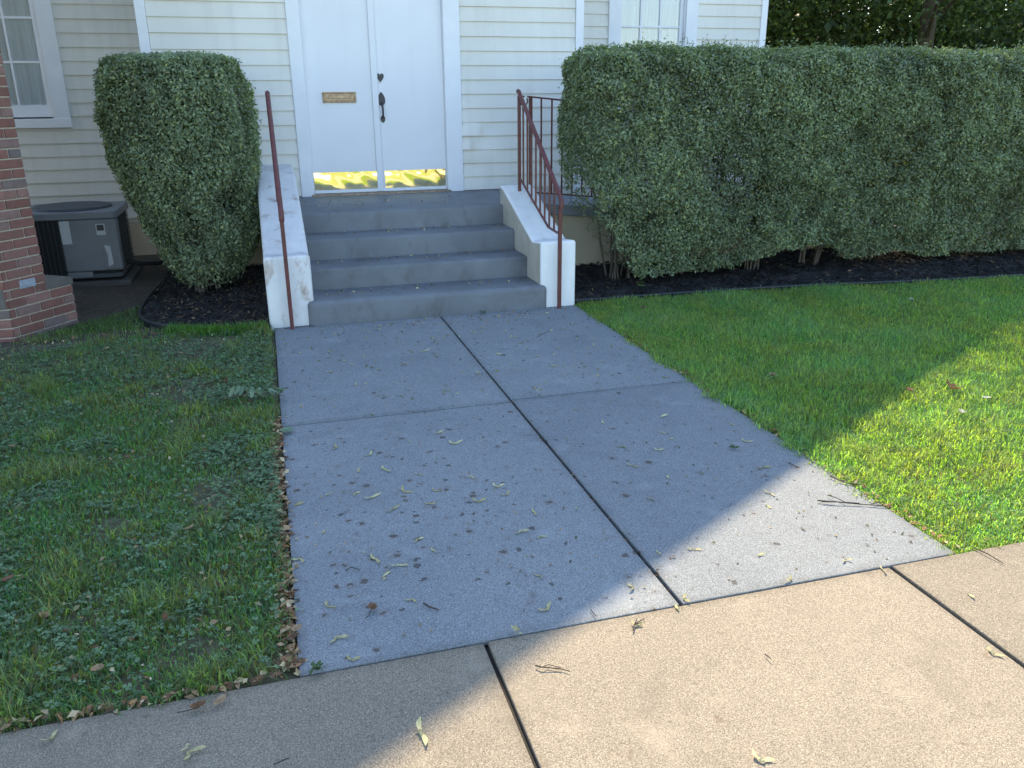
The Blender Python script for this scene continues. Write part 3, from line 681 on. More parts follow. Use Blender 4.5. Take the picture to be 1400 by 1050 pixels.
xleft = np.interp(zz, [.1, .5, .9, 1.2], [3.0, 2.72, 2.54, 2.46])
shr = np.interp(zz, [.1, .45, .9], [.22, .10, 0]); Q[:, 1] += np.where(P[:, 1] < 6.8, shr, -shr)
nzb = vnoise(P[:, 0], P[:, 2]*0, 2.3, 21)
bottom = np.interp(P[:, 0], [2.9, 3.2, 4.0, 4.4, 4.9, 5.2, 5.9, 6.5], [.12, .05, .06, .26, .26, .10, .16, .05])-.05+.14*nzb*(nz2+.4)
keep = (Q[:, 0] > xleft + (nz2-.5)*.12) & (zz > bottom*np.interp(Q[:, 0], [2.4, 4], [1.0, 1.]))
front = P[:, 1] < 6.6
dens = np.clip(.72+.7*nz+.4*nz2, 0, 1)
hole = (nz2*.6+nz*.4); low = np.interp(zz, [.25, .6, 1.1, 1.35], [.30, .37, .33, .12]); lx = np.interp(Q[:, 0], [2.4, 3.4, 4.6, 6], [1.2, 1.0, .85, .75])
dens = np.where(hole < low*lx, dens*.25, dens)
dens = np.where((zz < .95) & (Q[:, 0] < 3.0), dens*np.interp(zz, [.2, .95], [.35, .8]), dens)
dens = np.where(P[:, 1] > 7.15, dens*np.interp(zz, [.3, 1.3, 1.6], [.5, .8, 1]), dens)
keep &= rng.random(len(P)) < dens
Q, N, nz, nz2 = Q[keep], N[keep], nz[keep], nz2[keep]
Nn = N*.8 + np.array([0, 0, .75])
leaves('foliage', Q, Nn, rng.uniform(.019, .038, len(Q)), privet_col(len(Q), .6*nz+.4*nz2), M['privet'], hedge)['kind'] = 'stuff'
# inner filling leaves so the hedge is dense but not hollow
m_ = 80000; I = np.stack([rng.uniform(2.6, 8.4, m_), rng.normal(6.82, .16, m_), rng.uniform(.35, 1.8, m_)], -1)
kk = (I[:, 0] > np.interp(I[:, 2], [.1, .9, 1.2], [3.1, 2.75, 2.5])) & (rng.random(m_) < np.interp(I[:, 2], [.35, 1.15, 1.5], [.6, .9, 1])); I = I[kk]
leaves('inner_foliage', I, np.tile([0, -.2, .6], (len(I), 1)), rng.uniform(.022, .036, len(I)), privet_col(len(I), np.full(len(I), .3)), M['privet'], hedge)['kind'] = 'stuff'
# wispy shoots standing above the clipped top
sh = []; shv = []
for k in range(90):
    x, y = rng.uniform(2.7, 8.3), rng.uniform(6.5, 7.1); h = rng.uniform(.03, .12); b = np.array([x, y, 1.9]); t = b+np.array([rng.normal(0, .03), rng.normal(0, .03), .04+h])
    shv.append(g_tube([tuple(b), tuple((b+t)/2+rng.normal(0, .006, 3)), tuple(t)], [.0025, .002, .0012], 4))
    for q in np.linspace(.4, 1, 6): sh.append(b+(t-b)*q+rng.normal(0, .010, 3))
sh = np.array(sh); leaves('shoot_leaves', sh, np.tile([0, 0, 1.], (len(sh), 1)), rng.uniform(.018, .03, len(sh)), privet_col(len(sh), np.full(len(sh), .8)), M['privet'], hedge)['kind'] = 'stuff'
part('shoots', g_add(*shv), M['stem'], hedge)['kind'] = 'stuff'
def stems(parent, cx, cy, n, spread, h, r0, seed, mat):
    r = random.Random(seed)
    for k in range(n):
        a = r.uniform(0, 6.28); bx, by = cx+r.uniform(-.10, .10), cy+r.uniform(-.07, .07); e = spread*r.uniform(.4, 1)
        p = [(bx, by, -.03)]
        for t in (.25, .5, .75, 1.): p.append((bx+math.cos(a)*e*t**1.2+r.uniform(-.03, .03), by+math.sin(a)*e*.55*t**1.2+r.uniform(-.02, .02), h*t*r.uniform(.9, 1.05)))
        rr_ = r0*r.uniform(.6, 1.2); gs = [g_tube(p, [rr_, rr_*.9, rr_*.75, rr_*.5, rr_*.25], 6)]
        for q in (2, 3, 4):
            for _ in range(2):
                a2 = r.uniform(0, 6.28); s0 = Vector(p[q]); s1 = s0+Vector((math.cos(a2)*.22, math.sin(a2)*.16, r.uniform(.05, .25))); gs.append(g_tube([s0, (s0+s1)/2+Vector((0, 0, -.02)), s1], [rr_*.4, rr_*.3, rr_*.15], 5))
        part('stem', g_add(*gs), mat, parent, smooth=True)
for i, cx in enumerate((2.98, 3.65, 4.35, 4.95, 5.65, 6.35, 7.1, 7.8)): stems(hedge, cx, 6.86, 10, .46, 1.45, .011, 40+i, M['stem'])

bush = thing('clipped_bush', 'clipped barrel shaped privet bush beside the left cheek wall', 'bush', (-.62, 7.55, 0))
bz = np.array([.08, .25, .45, .7, .9, 1.15, 1.45, 1.68, 1.80, 1.86, 1.90]); br = np.array([.20, .30, .40, .485, .53, .57, .59, .58, .54, .48, .40])
n = 120000; zz = rng.uniform(.08, 1.90, n); th = rng.uniform(0, 2*np.pi, n); rad = np.interp(zz, bz, br)
top = rng.random(n) < .20; rt_ = np.sqrt(rng.random(n))*.50; zz = np.where(top, 1.91-.05*(rt_/.5)**4, zz); rad = np.where(top, rt_, rad)
cx = np.interp(zz, [.1, .5, .8, 1.2, 1.9], [-.55, -.53, -.585, -.64, -.655])
nz = vnoise(th*1.1*1.2, zz*1.2, 3.0, 31); nz2 = vnoise(th*2, zz*3, 3.2, 32)
rad2 = rad+(nz-.5)*.09+(nz2-.5)*.05-rng.exponential(.045, n)*~top
N = np.stack([np.cos(th), np.sin(th), np.where(top, 1.2, np.interp(zz, [.2, .9, 1.6, 1.9], [-.3, -.1, .1, .8]))], -1)
B = np.stack([cx+rad2*np.cos(th)*1.0, 7.55+rad2*np.sin(th)*.98, zz+np.where(top, (nz-.5)*.06-rng.exponential(.04, n), 0)], -1)+rng.normal(0, .010, (n, 3))
hol = (nz*.5+nz2*.5); keep = rng.random(n) < np.where(hol < np.interp(zz, [.2, .6, 1.3], [.42, .30, .18]), .3, 1)*np.interp(zz, [.10, .30, .55], [.06, .5, 1])
B, N, nz, nz2 = B[keep], N[keep], nz[keep], nz2[keep]
leaves('foliage', B, N*.9+np.array([0, 0, .5]), rng.uniform(.019, .038, len(B)), privet_col(len(B), .6*nz+.4*nz2), M['privet'], bush)['kind'] = 'stuff'
n = 20000; I = np.stack([rng.normal(-.63, .25, n), rng.normal(7.55, .25, n), rng.uniform(.7, 1.75, n)], -1)
I = I[np.hypot(I[:, 0]+.64, I[:, 1]-7.55) < np.interp(I[:, 2], bz, br)-.10]; n = len(I)
leaves('inner_foliage', I, np.tile([0, -.2, .6], (n, 1)), rng.uniform(.022, .036, n), privet_col(n, np.full(n, .3)), M['privet'], bush)['kind'] = 'stuff'
stems(bush, -.58, 7.5, 9, .42, 1.3, .017, 77, M['stem'])

# ------------------------------------------------------------------ lawns
def blades(name, x, y, h, wd, bend, C, label, z0=-.022):
    n = len(x); a = rng.uniform(0, 2*np.pi, n); d = np.stack([np.cos(a), np.sin(a), np.zeros(n)], -1); s = np.stack([-np.sin(a), np.cos(a), np.zeros(n)], -1)
    tw = rng.normal(0, .5, n)[:, None]; s = s+d*tw; s /= np.linalg.norm(s, axis=1)[:, None]
    p = np.stack([x, y, np.full(n, z0)], -1); h, wd, bend = h[:, None], wd[:, None], bend[:, None]; up = np.array([0, 0, 1.])
    b1 = p+d*h*bend*.28+up*h*.58; b2 = p+d*h*bend+up*h*np.sqrt(np.clip(1-(bend*.75)**2, .05, 1))
    V = np.stack([p-s*wd*.5, p+s*wd*.5, b1-s*wd*.45, b1+s*wd*.45, b2], 1)
    F = (np.arange(n)[:, None, None]*5+np.array([[0, 1, 3], [0, 3, 2], [2, 3, 4]])[None]).reshape(-1, 3)
    o = np_mesh(name, V.reshape(-1, 3), F, np.repeat(C, 5, 0), M['grass']); tag(o, label, 'grass', kind='stuff'); return o
# right lawn: dense and lush
n = 280000; x = 2.25+5.9*rng.random(n)**1.25; y = 2.10+4.1*rng.random(n)**1.15
ye = np.interp(x, ERa[:, 0], ERa[:, 1]); edge = rng.normal(0, .028, n)
k = (y < ye-.01) & (x > 2.305+edge-(vnoise(y, y*0, 7, 50)-.4)*.09) & (y > 2.125+edge*.6-(vnoise(x, x*0, 8, 51)-.5)*.04) & (x < 1.5+y*1.10+1.2)
c1 = vnoise(x, y, 2.2, 52); c2 = vnoise(x, y, 9, 53); k &= rng.random(n) < np.clip(.55+.5*c1+.35*c2, 0, 1)
x, y, c1, c2 = x[k], y[k], c1[k], c2[k]; n = len(x)
near_edge = np.clip((y-2.1)/.8, 0, 1)
h = rng.uniform(.024, .066, n)*(.55+.7*c1+.25*c2)*(.62+.38*near_edge)
C = np.array([.195, .290, .122])*rng.uniform(.5, 1.35, (n, 1))*np.stack([.85+.4*c2, .95+.1*c1, .8+.5*c1], -1)
yl = rng.random(n) < (.03+.10*(1-near_edge)); C[yl] = np.array([.26, .23, .10])*rng.uniform(.6, 1.2, (yl.sum(), 1))
blades('grass', x, y, h, rng.uniform(.0028, .0064, n), rng.uniform(.15, 1.4, n), C, 'lush mown grass of the right lawn, partly sunlit')
# left lawn: thinner grass, clover and bare patches
n = 190000; x = -.05-2.5*rng.random(n)**1.0; y = 2.09+4.8*rng.random(n)**1.2
bare = vnoise(x, y, 1.7, 60)*.6+vnoise(x, y, 5.5, 61)*.4
lim = np.where(x > -1.05, 6.22+np.interp(x, [-1.05, -.6, -.1], [.55, .08, 0]), 6.62)
k = (y < lim+rng.normal(0, .03, n)) & (x < -.075+rng.normal(0, .012, n)) & (y > 2.13+rng.normal(0, .012, n)-(vnoise(x, x*0, 7, 62)-.5)*.04) & ((x-K.x)*nv.x+(y-K.y)*nv.y > .02) & ((y < K.y-.02) | (x > K.x))
clov = vnoise(x, y, 1.4, 63)*.42+vnoise(x+y*.3, y-x*.4, 3.7, 64)*.33+vnoise(x*.8-y*.6, y*.8+x*.6, 11, 65)*.25
pr = np.clip((bare-.22)*3.2, .06, 1)*np.where(clov > .47, .30, 1.)*np.interp(y, [5.9, 6.6], [1, .5])
k &= rng.random(n) < pr*.9
x, y, c1 = x[k], y[k], bare[k]; n = len(x)
h = rng.uniform(.022, .058, n)*(.6+.7*c1); tuft = vnoise(x, y, 6, 66); h *= np.where(tuft > .72, 1.7, 1)
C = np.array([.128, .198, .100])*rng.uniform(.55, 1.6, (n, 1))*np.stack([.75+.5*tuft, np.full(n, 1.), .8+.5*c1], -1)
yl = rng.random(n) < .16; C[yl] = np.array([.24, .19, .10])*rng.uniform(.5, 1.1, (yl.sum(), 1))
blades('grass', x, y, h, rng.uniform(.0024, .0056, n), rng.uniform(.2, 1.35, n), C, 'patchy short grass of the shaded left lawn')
# verge behind the viewer
n = 26000; x = rng.uniform(-5, 7, n); y = rng.uniform(-3, .57, n)
blades('grass', x, y, rng.uniform(.04, .07, n), rng.uniform(.006, .010, n), rng.uniform(.2, 1, n), np.array([.22, .32, .05])*rng.uniform(.6, 1.3, (n, 1)), 'sunlit grass verge on the street side of the sidewalk')
# clover
n = 95000; x = -.06-2.4*rng.random(n); y = 2.12+4.0*rng.random(n)
clov = vnoise(x, y, 1.4, 63)*.42+vnoise(x+y*.3, y-x*.4, 3.7, 64)*.33+vnoise(x*.8-y*.6, y*.8+x*.6, 11, 65)*.25
k = (rng.random(n) < np.clip((clov-.36)*3.6, .08, .95)) & (rng.random(n) < np.interp(y, [2, 4.6, 6], [1, .75, .2])) & (x < -.085+rng.normal(0, .015, n)) & (y > 2.15+rng.normal(0, .014, n))
x, y = x[k], y[k]; n = len(x); z = rng.uniform(-.005, .026, n); a = rng.uniform(0, 6.28, n); r_ = rng.uniform(.006, .0125, n)
Vs = []
for j in range(3):
    b = a+j*2.094; d = np.stack([np.cos(b), np.sin(b), rng.normal(.05, .28, n)], -1); s = np.stack([-np.sin(b), np.cos(b), rng.normal(0, .2, n)], -1); c = np.stack([x, y, z], -1); rr_ = r_[:, None]
    Vs.append(np.stack([c, c+d*rr_*.75+s*rr_*.62+[0, 0, .001], c+d*rr_*1.18, c+d*rr_*.75-s*rr_*.62+[0, 0, .001]], 1))
V = np.stack(Vs, 1).reshape(-1, 3); F = (np.arange(n*3)[:, None, None]*4+LEAF_F[None]).reshape(-1, 3)
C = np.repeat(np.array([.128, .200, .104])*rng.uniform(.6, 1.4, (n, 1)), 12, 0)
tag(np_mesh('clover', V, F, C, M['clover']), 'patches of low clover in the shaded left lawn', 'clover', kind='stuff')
# leaf litter along paving edges and on bare soil
def litter(name, x, y, z, size, C, label):
    n = len(x); N_ = np.tile([0, 0, 1.], (n, 1)); o = leaves(name, np.stack([x, y, z], -1), N_, size, C, M['dry'], None, .55, .38); tag(o, label, 'leaf litter', kind='stuff')
def drycol(n):
    b = np.array([[.26, .14, .075], [.38, .25, .14], [.17, .10, .06], [.46, .36, .22]])[rng.integers(0, 4, n)]; return b*rng.uniform(.8, 1.45, (n, 1))
n = 620; y = rng.uniform(2.12, 4.3, n)**1.0; litter('leaf_litter', -.075+rng.normal(0, .018, n), y, rng.uniform(-.012, .008, n), rng.uniform(.016, .042, n), drycol(n), 'dry brown leaf bits along the left edge of the walkway')
n = 330; y = rng.uniform(2.12, 5.2, n); litter('leaf_litter', 2.315+rng.normal(0, .015, n), y, rng.uniform(-.01, .012, n), rng.uniform(.012, .032, n), drycol(n), 'dry leaf bits along the right edge of the walkway')
n = 200; x = rng.uniform(-1.6, -.1, n); litter('leaf_litter', x, 2.125+rng.normal(0, .012, n), rng.uniform(-.005, .01, n), rng.uniform(.014, .04, n), drycol(n), 'dry leaf bits where the left lawn meets the sidewalk')
n = 1500; x = rng.uniform(-2.2, -.1, n); y = rng.uniform(2.2, 6.4, n); litter('leaf_litter', x, y, rng.uniform(-.015, .012, n), rng.uniform(.012, .036, n), drycol(n), 'small dry leaf bits scattered through the left lawn')
n = 240; x = rng.uniform(.3, 2.0, n); st = rng.integers(0, 4, n); yy = np.array([6.36, 6.78, 7.14, 7.8])[st]+rng.uniform(-.10, .06, n)*np.where(st == 3, 5, 1); zs = np.array([.185, .35, .519, .69])[st]
litter('leaf_litter', x, yy, zs+.004, rng.uniform(.012, .03, n), drycol(n)*np.array([.9, 1.05, .9]), 'tiny leaf and seed bits lying on the grey steps')
n = 520; x = rng.uniform(-.03, 2.27, n); y = rng.uniform(2.15, 6.05, n); litter('leaf_litter', x, y, np.full(n, .005), rng.uniform(.006, .016, n), drycol(n)*.8, 'tiny dry crumbs scattered over the walkway')
n = 130; x = rng.uniform(.25, 2.1, n); y = 6.06-np.abs(rng.normal(0, .16, n)); litter('leaf_litter', x, y, np.full(n, .005), rng.uniform(.010, .028, n), drycol(n)*np.array([.95, 1.05, .9]), 'dry bits gathered on the walkway below the bottom step')
n = 260; x = rng.uniform(-.02, 2.26, n); y = rng.uniform(4.2, 6.05, n); litter('leaf_litter', x, y, np.full(n, .006), rng.uniform(.012, .030, n), np.array([.42, .38, .20])*rng.uniform(.35, 1.15, (n, 1)), 'pale and dark seed bits strewn over the far walkway slabs')
n = 170; x = rng.uniform(-.02, 2.26, n); y = rng.uniform(2.2, 4.1, n); litter('leaf_litter', x, y, np.full(n, .006), rng.uniform(.008, .020, n), np.array([.30, .25, .14])*rng.uniform(.25, 1.1, (n, 1)), 'small seed bits strewn over the near walkway slabs')
n = 70; x = np.full(n, 1.184)+rng.normal(0, .006, n); y = rng.uniform(2.15, 6.0, n); litter('leaf_litter', x, y, np.full(n, -.004), rng.uniform(.008, .02, n), drycol(n)*.6, 'dark bits caught in the centre joint of the walkway')

# ------------------------------------------------------------------ single fallen things
def wing(ang, L=.034, n=6):
    v, f = [], []; ca, sa = math.cos(ang), math.sin(ang)
    for i in range(n+1):
        t = i/n; x = L*t; wdt = .0022+.0085*math.sin(min(1, t*1.12)**1.4*math.pi)**.8 if 0 < t < 1 else .0018; cy = .004*math.sin(t*2.4)
        z = .0025+.007*t*t
        for s in (-.35, .65):
            px, py = x, cy+s*wdt; v.append((px*ca-py*sa, px*sa+py*ca, z+.002*s))
    f = [(2*i, 2*i+2, 2*i+3, 2*i+1) for i in range(n)]
    nut = g_tube([(0, 0, .002), (.004*ca, .004*sa, .004), (.009*ca, .009*sa, .003)], [.0012, .0036, .0012], 6)
    return g_add((v, f), nut)
me_pair = to_mesh('samara', g_add(wing(.45), wing(2.3)), M['samara'], smooth=True)
me_one = to_mesh('samara', wing(0), M['samara'], smooth=True)
me_wide = to_mesh('samara', g_add(wing(.1, .038), wing(2.9, .030)), M['samara'], smooth=True)
rs = random.Random(9)
def samaras(pts, label, group, z=0.002, sc=1.):
    for (x, y) in pts:
        o = bpy.data.objects.new('maple_seed', rs.choice([me_pair, me_one, me_wide, me_pair])); col.objects.link(o)
        o.location = (x, y, z); o.rotation_euler = (rs.uniform(-.2, .2), rs.uniform(-.1, .2), rs.uniform(0, 6.28)); s = rs.uniform(.75, 1.25)*sc; o.scale = (s, s, s)
        tag(o, label, 'maple seed', group)
SA = [(0.2, 3.765), (0.705, 3.805), (0.753, 3.641), (0.346, 3.633), (0.264, 3.471), (0.385, 3.447), (0.529, 3.351), (0.744, 3.263), (0.431, 3.2), (0.561, 3.17), (0.828, 3.128), (0.849, 3.044), (0.716, 3.016), (0.229, 3.252), (0.294, 3.188), (0.115, 3.272), (0.365, 3.058), (0.524, 3.061), (-0.022, 3.211), (0.912, 2.857), (0.874, 2.673), (0.816, 2.733), (1.087, 2.849), (0.418, 2.788), (0.465, 2.681), (0.071, 2.933), (-0.016, 2.772), (0.251, 2.678), (0.323, 2.621), (0.257, 2.567), (0.791, 2.405), (0.053, 2.435), (0.334, 2.395), (0.748, 2.206), (0.071, 2.258), (0.106, 2.13)]
SB = [(0.768, 5.604), (1.075, 5.486), (0.395, 5.09), (0.721, 4.986), (1.129, 4.658), (0.854, 4.382), (0.268, 4.971), (0.388, 4.664), (0.615, 4.413), (0.486, 5.2), (0.69, 5.944), (0.892, 5.217)]
SB2 = [(1.96, 5.189), (1.603, 4.654), (1.364, 4.288), (1.329, 5.019), (1.578, 4.882), (1.31, 5.566), (1.979, 5.472), (1.564, 5.382)]
SC = [(1.541, 3.667), (1.859, 3.669), (1.779, 3.475), (1.523, 3.366), (1.661, 3.276), (1.77, 3.381), (2.152, 3.477), (2.106, 3.245), (1.476, 3.15), (1.567, 2.985), (2.026, 2.963), (1.417, 2.828), (1.256, 2.419)]
SC2 = [(1.911, 2.728), (1.835, 2.642), (1.385, 2.41), (1.587, 2.3), (1.875, 2.186), (1.2, 2.13), (1.61, 2.125)]
SD = [(1.156, 2.08), (1.961, 2.09), (2.129, 1.884), (1.954, 1.608), (1.056, 1.429), (0.991, 2.043)]
SD2 = [(-0.689, 2.034), (-0.339, 1.908), (-0.337, 1.878)]
samaras(SA, 'pale winged maple seed on the near left walkway slab with the dark stains', 'maple seeds on the near left slab')
samaras(SB, 'small pale maple seed on the far left walkway slab below the steps', 'maple seeds on the far left slab')
samaras(SB2, 'small pale maple seed on the far right walkway slab below the steps', 'maple seeds on the far right slab')
samaras(SC, 'pale maple seed on the shaded part of the near right walkway slab', 'maple seeds on the shaded near right slab', .004)
samaras(SC2, 'pale maple seed on the sunlit corner of the near right walkway slab', 'maple seeds on the sunlit near right slab', .004)
samaras(SD, 'pale maple seed on the sunlit tan sidewalk', 'maple seeds on the sunlit sidewalk', .003)
samaras(SD2, 'pale maple seed on the shaded left end of the sidewalk', 'maple seeds on the shaded sidewalk', .003)
samaras([(.248, 1.777)], 'large pale maple seed at the bottom, left of the sidewalk joint', None, .003, 1.25)
samaras([(1.072, 2.245)], 'large pale maple seed left of the centre joint at the shadow edge', None, .003, 1.2)

def leaf_blade(L, W, curl=.25, lobes=0, n=24, fold=.15):
    pts = []
    for i in range(n):
        a = 2*math.pi*i/n; r = 1.
        if lobes: r = .62+.38*abs(math.cos(a*lobes/2.))**.7*(1 if abs(a-math.pi) > .5 else .5)
        pts.append((L/2*r*math.cos(a), W/2*r*math.sin(a)))
    v = [(0, 0, .004)]+[(x*(1-curl*.15), y, .004+curl*(x*x/(L*.9)+1.6*y*y/W)+fold*abs(y)*.5) for x, y in pts]
    return v, [(0, 1+i, 1+(i+1) % n) for i in range(n)]
def fallen(name, geo, mat, loc, rz_, label, cat='leaf', tilt=(0, 0), group=None, stalk=.03):
    o = thing(name, label, cat, loc, group); o.rotation_euler = (tilt[0], tilt[1], rz_)
    bl = bpy.data.objects.new('blade', to_mesh('blade', geo, M[mat], smooth=True)); col.objects.link(bl); bl.parent = o
    if stalk:
        st_ = bpy.data.objects.new('stalk', to_mesh('stalk', g_tube([(0, 0, .004), (-stalk, .003, .006), (-stalk*1.8, .012, .004)], .0013, 5), M['twig'])); col.objects.link(st_); st_.parent = o
    return o
fallen('fallen_leaf', leaf_blade(.11, .10, .9, 5), 'brownleaf', (3.566, 3.527, .025), .6, 'curled brown maple leaf on the sunlit right lawn', tilt=(.35, .2))
fallen('fallen_leaf', leaf_blade(.05, .045, .8, 5), 'brownleaf', (3.332, 3.575, .022), 2.0, 'small brown leaf left of the curled maple leaf on sunlit grass')
fallen('fallen_leaf', leaf_blade(.085, .045, .9, 3), 'paleleaf', (3.328, 3.193, .028), .9, 'whitish curled leaf on the sunlit right lawn', tilt=(.2, .3))
fallen('fallen_leaf', leaf_blade(.05, .026, .6), 'paleleaf', (3.627, 3.336, .028), 2.7, 'small whitish leaf at the right edge of the sunlit lawn')
fallen('fallen_leaf', leaf_blade(.05, .05, .7, 5), 'brownleaf', (2.736, 5.784, .02), .3, 'brown leaf on the right lawn near the mulch bed')
fallen('fallen_leaf', leaf_blade(.055, .035, .5), 'paleleaf', (4.863, 5.346, .03), 1.2, 'pale leaf on the shaded right lawn before the hedge')
fallen('fallen_leaf', leaf_blade(.05, .04, .8, 3), 'tanleaf', (2.748, 4.023, .028), 1.9, 'tan curled leaf on the shaded right lawn')
fallen('fallen_leaf', leaf_blade(.055, .028, .9), 'tanleaf', (5.025, 6.332, .055), .2, 'tan leaf lying on the black mulch')
fallen('fallen_leaf', leaf_blade(.075, .07, .2, 5), 'greenleaf', (-.025, 4.032, .012), .5, 'green lobed leaf on the left edge of the walkway')
fallen('fallen_leaf', leaf_blade(.045, .030, 1.1), 'brownleaf', (.192, 2.371, .004), 1.3, 'curled brown leaf on the near left walkway slab', tilt=(.3, 0))
fallen('fallen_leaf', leaf_blade(.050, .026, .9), 'brownleaf', (-.325, 2.045, .002), .3, 'brown half of a leaf pair on the shaded sidewalk')
fallen('fallen_leaf', leaf_blade(.052, .024, .7), 'tanleaf', (-.268, 2.050, .002), .9, 'tan half of a leaf pair on the shaded sidewalk', stalk=0)
fallen('fallen_leaf', leaf_blade(.045, .028, .9), 'tanleaf', (-.047, 2.312, .012), 1.0, 'tan leaf at the left walkway edge near the sidewalk')
for k, (x, y) in enumerate([(-.45, 2.5), (-.83, 2.62), (-1.0, 2.9), (-.6, 3.0), (-1.2, 3.35), (-.42, 3.1), (-.75, 3.9), (-1.3, 4.2), (-.35, 4.9), (-.62, 2.28), (-.3, 2.65), (-1.05, 2.4), (-.22, 3.6), (-1.6, 4.6), (-1.15, 5.2)]):
    fallen('fallen_leaf', leaf_blade(rs.uniform(.03, .05), rs.uniform(.018, .03), .9), ('brownleaf', 'tanleaf')[k % 2], (x, y, .014), rs.uniform(0, 6), ('dry brown leaf lying in the shaded left lawn', 'dry tan leaf lying in the shaded left lawn')[k % 2], group='dry leaves in the left lawn', tilt=(rs.uniform(-.3, .3), rs.uniform(-.3, .3)), stalk=.015)
# wilted sprig
spg = thing('wilted_sprig', 'wilted leafy sprig lying on the grass at the left walkway edge', 'sprig', (-.17, 4.55, 0))
part('stalk', g_tube([(-.34, 4.60, .03), (-.22, 4.57, .045), (-.12, 4.53, .05), (-.02, 4.50, .04)], [.004, .0035, .003, .0015], 6), M['stem'], spg)
for k in range(17):
    t = k/16; px = -.29+.26*t+rs.uniform(-.02, .02); py = 4.585-.08*t+rs.uniform(-.05, .05)
    o = bpy.data.objects.new('leaf', to_mesh('leaf', leaf_blade(rs.uniform(.05, .075), rs.uniform(.025, .038), .5, fold=.5), M['sprigleaf'], smooth=True)); col.objects.link(o); o.parent = spg
    o.location = (px+.17, py-4.55, rs.uniform(.035, .065)); o.rotation_euler = (rs.uniform(-.6, .6), rs.uniform(.2, .9), rs.uniform(-2.4, .2))
# small seedlings and crack weeds
def weed(name, loc, n, L, label, mat='greenleaf', h=.02):
    t = thing(name, label, 'weed', loc)
    for k in range(n):
        a = rs.uniform(0, 6.28); r_ = rs.uniform(.2, 1)*L
        o = bpy.data.objects.new('leaf', to_mesh('leaf', leaf_blade(L*rs.uniform(.6, 1), L*.45, .5), M[mat], smooth=True)); col.objects.link(o); o.parent = t
        o.location = (r_*math.cos(a), r_*math.sin(a), rs.uniform(.004, h)); o.rotation_euler = (rs.uniform(-.4, .4), rs.uniform(-.6, .2), a)
n = NT('weed_leaf'); M['weed'] = leafplain('weed_leaf', (.09, .15, .05), .3)
weed('crack_weed', (-.005, 2.112, 0), 13, .026, 'small green weed in the crack at the left corner of walkway and sidewalk', 'weed')
weed('crack_weed', (1.51, 6.06, .002), 6, .035, 'small green seedling at the foot of the steps', 'weed')
weed('crack_weed', (2.0, 3.19, .004), 8, .026, 'flat green leaf cluster on the near right walkway slab', 'weed', .01)
weed('crack_weed', (.62, 2.112, 0), 7, .02, 'tiny dry weed in the joint at the middle of the walkway end', 'samara', .02)
for k, (x, y) in enumerate([(.05, 4.13), (.42, 4.13), (.78, 4.135), (1.35, 4.16), (1.7, 4.162), (.6, 4.132)]):
    weed('crack_weed', (x, y, .0), 4, .014, 'tiny moss tuft in the cross joint of the walkway', 'weed', .008)
for o in [o for o in bpy.data.objects if o.get('label', '').startswith('tiny moss tuft')]: o['group'] = 'moss tufts in the cross joint'
# seedling weeds in the right bed
weed('bed_weed', (2.95, 6.33, .05), 8, .05, 'small green seedling in the mulch beside the cheek wall', 'weed', .08)
# twigs
def twig(pts, r, label, side=None, z=.004):
    r *= .72
    t = thing('twig', label, 'twig', (pts[0][0], pts[0][1], 0))
    P_ = [Vector((x, y, z+.003*math.sin(i*2.)+.004)) for i, (x, y) in enumerate(pts)]
    part('stick', g_tube(P_, [r*(1-.5*i/len(P_)) for i in range(len(P_))], 6), M['twig'], t, smooth=True)
    for s in side or []: part('side_shoot', g_tube([Vector((*q, z+.006)) for q in s], r*.6, 5), M['twig'], t, smooth=True)
twig([(2.053, 2.604), (2.12, 2.565), (2.20, 2.53), (2.295, 2.480)], .0042, 'long forked dark twig on the sunlit corner of the walkway', [[(2.06, 2.585), (2.15, 2.555), (2.20, 2.53)], [(2.15, 2.555), (2.14, 2.60), (2.12, 2.63)], [(2.24, 2.51), (2.27, 2.515), (2.30, 2.51)]], .008)
twig([(2.247, 2.786), (2.255, 2.74), (2.28, 2.705), (2.325, 2.672)], .004, 'bent twig at the right walkway edge on the sunlit corner', [[(2.26, 2.73), (2.29, 2.725)]], .008)
twig([(.968, 2.018), (.985, 2.045), (1.03, 2.068)], .0035, 'small forked twig on the sidewalk just below the walkway joint', [[(.985, 2.045), (1.005, 2.070)], [(.985, 2.045), (1.01, 2.045)]])
twig([(2.163, 2.973), (2.167, 2.902)], .003, 'short dark twig on the shaded near right slab by the lawn')
twig([(2.376, 2.113), (2.385, 2.06), (2.393, 2.000)], .0035, 'thin twig lying from the right lawn corner onto the sidewalk', z=.006)
twig([(.622, 1.945), (.640, 1.928), (.69, 1.912), (.712, 1.892)], .003, 'wishbone shaped twig on the sunlit sidewalk beside the joint', [[(.630, 1.928), (.66, 1.935), (.69, 1.912)]])
twig([(.363, 2.356), (.378, 2.325), (.405, 2.308)], .0045, 'curved dark twig on the near left walkway slab')
twig([(.134, 2.635), (.155, 2.648), (.182, 2.629)], .003, 'thin twig with a crumb on the near left slab beside the stains')
twig([(1.705, 5.304), (1.77, 5.37), (1.853, 5.441)], .0025, 'thin long twig on the far right walkway slab')
twig([(.881, 2.164), (.883, 2.12)], .0025, 'tiny twig at the walkway end left of the centre joint')
twig([(1.299, 1.796), (1.302, 1.770)], .0025, 'tiny dark twig in the middle of the sunlit sidewalk slab')
twig([(-.129, 1.768), (-.09, 1.777)], .0025, 'tiny twig on the shaded sidewalk at the bottom edge')
twig([(-.574, 2.09), (-.555, 2.095), (-.54, 2.078)], .003, 'small bent twig on the sidewalk below the left lawn')
twig([(.55, 1.80), (.552, 1.75), (.55, 1.70)], .004, 'pale stick wedged in the left sidewalk joint', z=-.012)
bpy.data.objects[-1] if False else None
